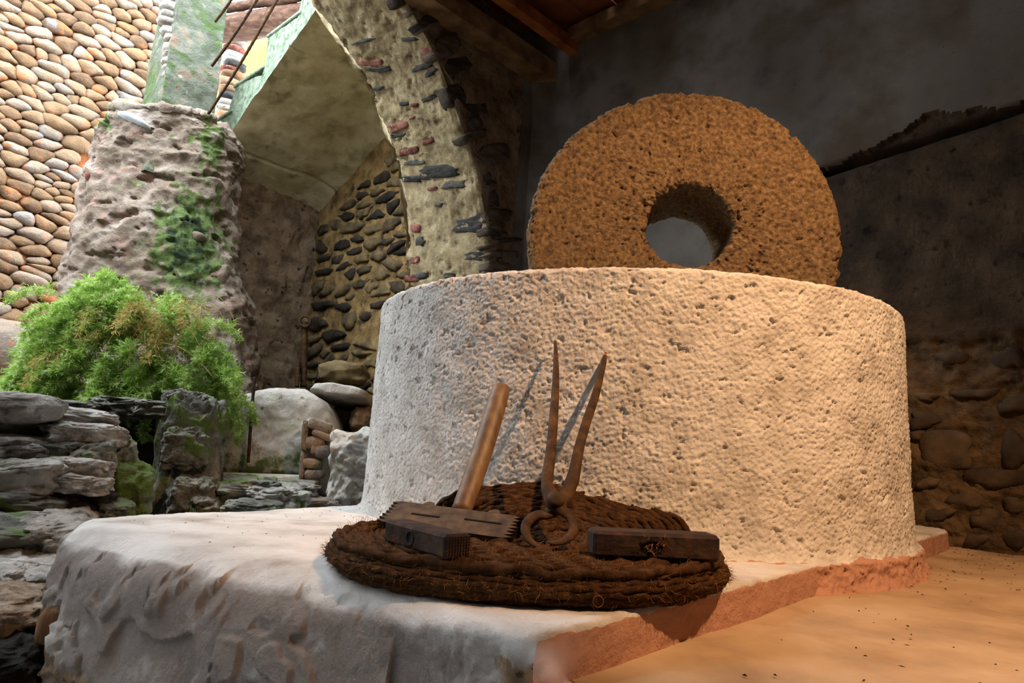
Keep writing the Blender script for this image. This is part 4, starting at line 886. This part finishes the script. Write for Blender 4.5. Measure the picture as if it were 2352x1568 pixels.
pilr = fix_normals(add('wall_pillar', R.reshape(-1, 3), gridF(130, 140, cv=True), 'pillar_plaster', kind='structure', label='leaning plaster pillar with a ragged stone edge', attrs={'moss': mp_.reshape(-1)}))
rv = np.random.default_rng(41); y = 268
while y > -10:
    h_ = rv.uniform(14, 26); P0 = on_y(388 + (268 - y) * 0.03 + rv.normal() * 5, y, 6.20); fr = facing(P0)
    v, f = rock(P0, (rv.uniform(0.06, 0.12), 0.09, h_ / 2 / FPX * 6.0 * 1.05), fr, n=(10, 7), amp=0.12, seed=int(y) + 300, e=0.7)
    fix_normals(add('stone', v, f, 'brick' if 190 < y < 235 and rv.random() < 0.6 else 'pale_rock', pilr)); y -= h_ * 0.95

# ---- slim stacked stone pier, ochre wall and timber behind the stair
zt = empty('wall_stone_pier', on_y(530, 290, 8.6), kind='structure', label='slim pier of stacked flat stones behind the stair')
y = 285; rv = np.random.default_rng(43)
while y > 55:
    h_ = rv.uniform(11, 20); P0 = on_y(508 + (285 - y) * 0.13 + rv.normal() * 2.5 + 10, y, 8.6); fr = facing(P0)
    v, f = rock(P0, (rv.uniform(0.12, 0.17), 0.15, h_ / 2 / FPX * 8.6), fr, n=(12, 7), amp=0.1, seed=int(y) + 500, e=0.7)
    fix_normals(add('stone', v, f, rv.choice(['pale_rock', 'white_flint', 'pale_rock', 'slate', 'brick', 'cobble']), zt)); y -= h_ * 0.93
Pq = [on_y(x, y, 9.2) for x, y in ((470, 330), (660, 330), (660, 75), (470, 75))]; fr = facing(Pq[0].copy())
g = np.linspace(0, 1, 24); A_, B_ = np.meshgrid(g, g, indexing='ij'); Pg = (Pq[0] * (1 - A_[..., None]) + Pq[1] * A_[..., None]) * (1 - B_[..., None]) + (Pq[3] * (1 - A_[..., None]) + Pq[2] * A_[..., None]) * B_[..., None]
Pg = np.concatenate([Pg + fr[1] * 0.02 * fbm(Pg * 3, 3, 141)[..., None]]).reshape(-1, 3); Vb = np.concatenate([Pg, Pg + fr[1] * 0.3]); F1 = gridF(24, 24); 
rim_ = [i * 24 for i in range(24)] + [23 * 24 + i for i in range(1, 24)] + [i * 24 + 23 for i in range(22, -1, -1)] + [i for i in range(22, 0, -1)]
Fb = F1.tolist() + [[a + 576 for a in q[::-1]] for q in F1.tolist()] + [[rim_[i], rim_[(i + 1) % len(rim_)], rim_[(i + 1) % len(rim_)] + 576, rim_[i] + 576] for i in range(len(rim_))]
fix_normals(add('wall_ochre', Vb, Fb, 'ochre_wall', kind='structure', label='sunlit ochre plaster wall behind the stair'))
def log(nm, p, q, r, m, label, cat_, seed, Y0, Y1):
    A0, A1 = on_y(*p, Y0), on_y(*q, Y1); u = np.linspace(0, 1, 40); path = A0 + (A1 - A0) * u[:, None]; path[:, 2] += 0.02 * pn(np.stack([u * 4, 0 * u + seed, 0 * u], -1))
    v, f = tube(path, r * (1 + 0.10 * pn(np.stack([u * 9, 0 * u + seed, 0 * u], -1), 3)), 14, flat=(1, 1)); return fix_normals(add(nm, v, f, m, label=label, cat=cat_))
log('timber_log', (480, 72), (760, 30), 0.17, 'log_wood', 'thick weathered brown log spanning behind the stair', 'log', 3, 8.3, 7.6)
log('timber_plank', (500, 22), (720, -13), 0.06, 'log_wood', 'pale thin timber lying on top of the thick log', 'timber', 5, 8.2, 7.5)
for nm, lab, p, q in (('iron_rod', 'longest rusty iron rod slanting up from the buttress', (478, 262), (690, -85)), ('iron_rod', 'middle rusty iron rod ending halfway up the pillar', (486, 152), (650, -88)), ('iron_rod', 'short rusty iron rod near the top of the pillar', (494, 50), (590, -92))):
    A0, A1 = on_y(*p, 5.95), on_y(*q, 5.6); u = np.linspace(0, 1, 60); path = A0 + (A1 - A0) * u[:, None]; path[:, 0] += 0.012 * np.sin(u * 5)
    v, f = tube(path, 0.0135 * (1 + 0.12 * np.sin(u * 190)), 8); fix_normals(add(nm, v, f, 'rust', label=lab, cat='iron rod', group='rusty rods at the pillar'))

# ---- plaster tank in the niche: curved pale panel, slab, brick stub, rubble
def px_out(pts, Y, n): return resample(np.array([on_y(x, y, Y) for x, y in pts]), n)
def panel(nm, pts, Y, hf, hb, m, n=90, amp=0.02, sc=5, seed=0, nv_=(0, -1, 0.15), rad=None, p=7, **kw):
    out = px_out(pts, Y, n); v, f = relief(out, nv_, hf, hb, rad or tuple([1, 0.985] + list(np.linspace(0.96, 0.04, 34))), p=p, amp=amp, sc=sc, seed=seed); kw.setdefault('attrs', None)
    if kw.get('moss_fn'):
        fn_ = kw.pop('moss_fn'); xx = 1176 + FPX * ((v - EYE) @ _X) / ((v - EYE) @ _F); yy = 784 - FPX * ((v - EYE) @ _U) / ((v - EYE) @ _F); kw['attrs'] = {'moss': fn_(xx, yy)}
    return fix_normals(add(nm, v, f, m, **kw))
tank = panel('plaster_tank', [(512, 1100), (505, 1000), (520, 945), (556, 912), (590, 893), (650, 888), (706, 890), (742, 915), (764, 960), (772, 990), (745, 1010), (720, 1100)], 5.6, 0.10, 0.35, 'white_ruin', seed=151, amp=0.03,
     moss_fn=lambda x, y: 0.28 * sstep(1000, 1090, y), label='pale curved plaster tank wall standing in the niche', cat='tank')
panel('stone_slab', [(712, 898), (725, 884), (770, 884), (820, 892), (846, 902), (843, 918), (800, 919), (748, 912)], 5.9, 0.12, 0.35, 'white_ruin', n=60, amp=0.02, seed=152, nv_=(0, -1, 0.2), label='flat grey stone slab bridging the dark gap by the tank', cat='stone slab')
v, f = box(on_y(560, 1094, 5.3) + np.array([0.12, 0, 0]), (0.36, 0.14, 0.022), facing(on_y(600, 1094, 5.3)), 0.012); fix_normals(add('stone_sill', v, f, 'white_ruin', smooth=False, label='thin pale stone sill at the foot of the plaster tank', cat='stone sill'))
stub = empty('brick_stub', on_y(725, 1135, 5.2), 'broken stub of brown bricks at the right end of the tank', 'brick stub')
panel('mortar', [(692, 1135), (694, 1050), (692, 972), (712, 962), (748, 968), (768, 985), (762, 1040), (752, 1090), (745, 1140)], 5.28, 0.05, 0.3, 'white_ruin', n=60, amp=0.03, seed=153, parent=stub)
for k, (x, y, w_, h_, rot) in enumerate([(735, 978, 56, 26, -14), (742, 1000, 52, 18, -20), (724, 1015, 44, 28, 8), (742, 1036, 36, 28, 4), (722, 1030, 18, 24, 0), (718, 1064, 44, 24, -3), (722, 1088, 44, 22, 2), (716, 1110, 38, 24, 0), (700, 1000, 14, 70, 2), (694, 1068, 12, 60, 2)]):
    P0 = on_y(x, y, 5.2); sx = w_ / 2 / FPX * 5.2; sz = h_ / 2 / FPX * 5.2; fr = facing(P0); cr, sr = math.cos(math.radians(rot)), math.sin(math.radians(rot)); fr = np.array([fr[0] * cr + Z_ * sr, fr[1], Z_ * cr - fr[0] * sr])
    v, f = rock(P0, (sx, 0.08, sz), fr, n=(14, 9), amp=0.07, seed=k + 60, e=0.45); fix_normals(add('brick', v, f, 'brown_wall' if k % 3 else 'ruin_plaster', stub))
panel('wall_rubble_pale', [(752, 1180), (758, 1100), (762, 1040), (758, 1005), (775, 992), (820, 990), (870, 985), (900, 1000), (900, 1185)], 4.9, 0.14, 0.4, 'white_ruin', amp=0.07, sc=9, seed=154, kind='structure', label='pale crumbling rubble wall beside the white basin')
# boulders in the dark gap behind the tank and at the wall foot
for k, (x, y, w_, h_, Y, m_, lab) in enumerate([(790, 960, 70, 60, 6.3, 'dark_earth', 'dark boulder in the gap under the stone slab'), (830, 965, 50, 60, 6.1, 'brown_wall', 'brown boulder at the wall foot under the stone slab'), (560, 880, 90, 70, 6.6, 'brown_wall', 'brown earth heap behind the plaster tank'), (790, 860, 110, 60, 6.6, 'niche_stone', 'dark rubble stone resting behind the stone slab'), (500, 640, 60, 70, 6.3, 'ruin_plaster', 'grey plaster lump jutting from the buttress beside the fern')]):
    P0 = on_y(x, y, Y); v, f = rock(P0, (w_ / 2 / FPX * Y, 0.2, h_ / 2 / FPX * Y), facing(P0), amp=0.2, seed=k + 80); fix_normals(add('boulder', v, f, m_, label=lab, cat='boulder'))
for nm, lab, pts, r, m_ in (('iron_pipe', 'thick rusty pipe standing in the corner of the niche', [(697, 888, 6.9), (700, 740, 6.95)], 0.034, 'rust'), ('iron_pipe', 'thin short rusty pipe beside the thick one in the niche', [(682, 888, 6.8), (686, 830, 6.85)], 0.022, 'rust'),
        ('wooden_stick', 'dark thin stick leaning against the pale tank', [(570, 1062, 5.35), (577, 960, 5.4), (585, 866, 5.45)], 0.013, 'dark_iron'), ('wooden_post', 'pale weathered post beside the mossy rock', [(490, 1110, 4.6), (489, 1030, 4.6), (488, 950, 4.62), (482, 930, 4.65)], 0.026, 'old_wood')):
    c = crom(np.array([on_y(*p) for p in pts]), 30); v, f = tube(c, r * (1 + 0.08 * np.sin(np.arange(30) * 1.7)), 10, nrml=(0, 1, 0)); fix_normals(add(nm, v, f, m_, label=lab, cat=nm.split('_')[1]))
c = on_y(700, 738, 6.9); v, f = tube(np.array([c + 0.055 * (math.cos(q) * np.array([1, 0, 0]) + math.sin(q) * Z_) for q in np.linspace(0, 2 * np.pi, 24)]), 0.014, 7, nrml=(0, 1, 0), caps=False); add('iron_ring', v, f, 'rust', label='rusty iron ring on top of the corner pipe', cat='ring')

# ---- mossy shelf, mossy pillar and cavity under the fern
def mrock(nm, x0, y0, x1, y1, Y, dep, m_, seed, parent=None, amp=0.16, e=0.7, moss=0.0, n=(64, 40), rot=0, sc=1.4, **kw):
    P0 = on_y((x0 + x1) / 2, (y0 + y1) / 2, Y); fr = facing(P0); cr, sr = math.cos(math.radians(rot)), math.sin(math.radians(rot)); fr = np.array([fr[0] * cr + Z_ * sr, fr[1], Z_ * cr - fr[0] * sr])
    v, f = rock(P0, ((x1 - x0) / 2 / FPX * Y, dep, (y1 - y0) / 2 / FPX * Y), fr, n=n, amp=amp, seed=seed, e=e, sc=sc); mv = moss + 0.25 * fbm(v * 3, 3, seed)
    return fix_normals(add(nm, v, f, m_, parent, attrs={'moss': mv}, **kw))
mw = empty('wall_mossy_base', on_y(430, 1200, 4.6), kind='structure', label='mossy rubble base with a dark cavity under the fern')
for k, a in enumerate([(368, 925, 502, 1200, 4.6, 0.3, 'mossy_rock', 0.10), (378, 985, 470, 1075, 4.35, 0.16, 'mossy_rock', 0.16), (395, 1100, 490, 1185, 4.25, 0.2, 'mossy_rock', 0.02), (470, 1100, 640, 1180, 4.6, 0.35, 'mossy_rock', 0.16), (560, 1115, 700, 1190, 4.5, 0.3, 'pale_rock', 0.12),
        (636, 1142, 770, 1190, 4.7, 0.2, 'ruin_plaster', 0.0), (500, 1095, 600, 1130, 4.9, 0.3, 'mossy_rock', 0.22), (600, 1105, 720, 1140, 4.9, 0.3, 'pale_rock', 0.05), (215, 915, 330, 962, 4.7, 0.35, 'mossy_rock', 0.02), (315, 922, 410, 962, 4.6, 0.3, 'mossy_rock', 0.08), (380, 900, 470, 960, 4.8, 0.3, 'mossy_rock', 0.0), (120, 925, 240, 965, 4.6, 0.4, 'mossy_rock', 0.0), (520, 1150, 640, 1200, 4.1, 0.2, 'mossy_rock', 0.05), (440, 1140, 500, 1190, 4.2, 0.2, 'mossy_rock', 0.1)]):
    mrock('stone', *a[:7], 200 + k, mw, moss=a[7], amp=0.24, e=0.5, n=(90, 60), sc=1.9)
P0 = on_y(330, 1060, 5.6); v, f = rock(P0, (0.75, 0.25, 0.55), facing(P0), n=(50, 30), amp=0.2, seed=230); fix_normals(add('earth_bank', v, f, 'dark_earth', mw))

# ---- rubble steps at the far left
rs = empty('wall_rubble_steps', on_y(100, 1500, 2.6), kind='structure', label='rough stepped rubble rocks at the left of the platform')
for k, a in enumerate([(90, 940, 262, 990, 3.35, 0.22, 'pale_rock', 0.08), (-60, 960, 120, 1012, 3.2, 0.25, 'mossy_rock', 0.0), (112, 972, 272, 1030, 3.15, 0.22, 'pale_rock', 0.02), (-60, 1000, 122, 1062, 3.0, 0.25, 'pale_rock', 0.04), (60, 1010, 190, 1070, 3.02, 0.2, 'mossy_rock', 0.0), (160, 1010, 262, 1090, 3.1, 0.22, 'mossy_rock', 0.1), (232, 1010, 306, 1095, 3.3, 0.22, 'mossy_rock', 0.16),
        (240, 1065, 342, 1182, 3.2, 0.2, 'mossy_rock', 0.26), (-60, 1052, 140, 1135, 2.85, 0.25, 'pale_rock', 0.02), (115, 1050, 245, 1112, 2.95, 0.2, 'pale_rock', 0.0), (130, 1088, 246, 1130, 2.85, 0.16, 'pale_rock', -0.1), (-60, 1125, 122, 1182, 2.75, 0.22, 'mossy_rock', 0.05), (110, 1120, 250, 1185, 2.9, 0.2, 'dark_earth', 0.0),
        (-70, 1178, 120, 1290, 2.55, 0.3, 'mossy_rock', 0.06), (60, 1180, 222, 1280, 2.6, 0.3, 'pale_rock', 0.02), (-70, 1268, 60, 1360, 2.3, 0.3, 'pale_rock', -0.05), (20, 1285, 190, 1400, 2.35, 0.32, 'pale_rock', -0.05), (120, 1250, 200, 1330, 2.5, 0.25, 'mossy_rock', 0.0), (-60, 1345, 110, 1460, 2.05, 0.25, 'crumbled', 0.0), (60, 1370, 180, 1440, 2.1, 0.2, 'crumbled', 0.0), (-80, 1430, 100, 1640, 1.95, 0.3, 'dark_earth', 0.0), (90, 1400, 190, 1640, 2.1, 0.2, 'rubble_mortar', 0.0), (230, 1150, 300, 1190, 2.9, 0.15, 'mossy_rock', 0.2), (-330, 950, -30, 1060, 3.15, 0.25, 'mossy_rock', 0.05), (-340, 1040, -30, 1150, 2.95, 0.3, 'pale_rock', 0.0), (-340, 1130, -30, 1260, 2.7, 0.3, 'mossy_rock', 0.05), (-340, 1240, -30, 1400, 2.4, 0.3, 'pale_rock', 0.0)]):
    mrock('stone', *a[:7], 300 + k, rs, moss=a[7], amp=0.22, e=0.55, rot=(k * 37 % 9) - 4, n=(110, 66))
P0 = on_y(0, 1250, 3.25); v, f = rock(P0, (0.42, 0.25, 0.62), facing(P0), n=(50, 30), amp=0.15, seed=330); fix_normals(add('earth_bank', v, f, 'dark_earth', rs))
mrock('boulder', -60, 903, 132, 970, 2.95, 0.16, 'pale_rock', 341, amp=0.12, e=0.6, moss=-0.3, label='loose pale boulder lying on top of the rubble steps', cat='boulder')
P0 = on_y(122, 1500, 1.85); v, f = rock(P0, (0.046, 0.04, 0.12), facing(P0), n=(26, 30), amp=0.06, e=0.5, seed=351); fix_normals(add('wooden_stump', v, f, 'old_wood', label='short upright grey wood stump below the rubble steps', cat='stump'))
lf = on_y(108, 1397, 2.02); a = np.linspace(0, 2 * np.pi, 10, endpoint=False); v, f = relief(np.array([lf + np.array([0.008 * math.cos(q), 0.002 * math.sin(q), 0.006 * math.sin(q)]) for q in a]), (0, -0.6, 0.8), 0.003, 0.001, (1, 0.6)); MATS['leaf'] = mat('leaf', [(0.3, 'b07a1c'), (0.6, 'cf9a30')]); fix_normals(add('fallen_leaf', v, f, 'leaf', label='small yellow leaf fallen on the pale rubble rock', cat='leaf'))

# ---- asparagus fern
fe = empty('asparagus_fern', on_y(300, 930, 5.1), 'big bright green asparagus fern spilling over the mossy base', 'plant')
r = np.random.default_rng(77); SV, SF, GN, DN = [], [], [], []
roots = [(175, 760), (205, 700), (260, 680), (320, 690), (380, 720), (440, 740), (480, 790), (220, 780), (300, 780), (360, 800), (140, 830), (420, 830), (250, 850), (330, 670), (470, 860), (130, 860), (280, 740), (215, 680), (250, 665), (170, 800), (105, 875), (200, 870), (300, 860), (160, 790), (180, 720), (400, 880), (350, 860), (460, 900), (500, 900)]
def vn(a): return a / (np.linalg.norm(a, axis=-1, keepdims=True) + 1e-9)
for i in range(330):
    rx, ry = roots[i % len(roots)]; rx += r.normal() * 24; ry += 22 + r.normal() * 22; base_ = on_y(rx, ry, 5.35 + r.normal() * 0.12)
    dry = (r.random() < 0.06) or (320 < rx < 470 and ry < 800 and r.random() < 0.35)
    dirv = nrm(np.array([(rx - 280) / 300 + r.normal() * 0.45, -0.9 + r.normal() * 0.35, 0.35 + r.normal() * 0.4])); L_ = r.uniform(0.18, 0.46); m = 16
    P = [base_]; d = dirv.copy(); rn = r.normal(size=(m, 3)) * 0.05
    for k in range(m): d = d + np.array([0, 0, -0.125]) + rn[k]; d = d / math.sqrt(d @ d); P.append(P[-1] + d * L_ / m)
    P = np.array(P); Tn = nrm(np.gradient(P, axis=0))
    sv, sf = tube(P, np.linspace(0.0036, 0.0010, len(P)), 4, caps=False, nrml=(0.3, 0.1, 1)); o = len(SV); SV.extend(sv); SF += [[q + o for q in ff] for ff in sf]
    ks_ = np.repeat(np.arange(3, m + 1), 4); nb = len(ks_); sgs = np.tile([-1, 1, -1, 1], nb // 4)[:, None]
    bd = vn(np.cross(Tn[ks_], vn(r.normal(size=(nb, 3)) * 0.5 + Z_)) * sgs + Tn[ks_] * 0.5 + r.normal(size=(nb, 3)) * 0.3 + np.array([0, -0.1, -0.1]))
    bl_ = r.uniform(0.04, 0.10, nb) * (1.15 - 0.6 * ks_ / m); q = (np.arange(4) + 0.6) / 4
    pp_ = P[ks_][:, None] + bd[:, None] * (bl_[:, None] * q[None])[..., None]; pp_ = np.repeat(pp_[:, :, None], 3, 2).reshape(-1, 3); bb = np.repeat(bd, 12, 0); ee = np.tile([-1, 1, 0], nb * 4)[:, None]
    nd = vn(bb + 0.9 * ee * vn(np.cross(bb, r.normal(size=bb.shape))) + r.normal(size=bb.shape) * 0.25); sd_ = vn(np.cross(nd, r.normal(size=bb.shape))); l = r.uniform(0.022, 0.046, len(bb))[:, None]; w_ = 0.0032
    qd = np.stack([pp_, pp_ + nd * l * 0.45 + sd_ * w_, pp_ + nd * l, pp_ + nd * l * 0.45 - sd_ * w_], 1)
    if dry: DN.append(qd[r.random(len(qd)) < 0.35])
    else: GN.append(qd)
GN = np.concatenate(GN); DN = np.concatenate(DN)
add('stems', np.array(SV), SF, 'stem_green', fe, kind='stuff')
add('foliage', GN.reshape(-1, 3), np.arange(len(GN) * 4).reshape(-1, 4), 'needle_green', fe, kind='stuff', smooth=False)
add('dry_foliage', DN.reshape(-1, 3), np.arange(len(DN) * 4).reshape(-1, 4), 'needle_dry', fe, kind='stuff', smooth=False, label='yellowed dry needles')
for k in range(26):
    x0, y0 = r.uniform(300, 460), r.uniform(690, 800); c = on_y(x0, y0, 5.05 + r.normal() * 0.08); dx = r.normal() * 0.25; hgt = r.uniform(0.05, 0.2); u = np.linspace(0, 1, 16)
    path = c + np.stack([dx * u * 1.3, -0.1 * u, hgt * np.sin(u * 2.4) - 0.25 * u ** 2], -1); v, f = tube(path, 0.0026, 4, caps=False, nrml=(0.1, 1, 0.1)); add('dry_stem', v, f, 'needle_dry', fe)
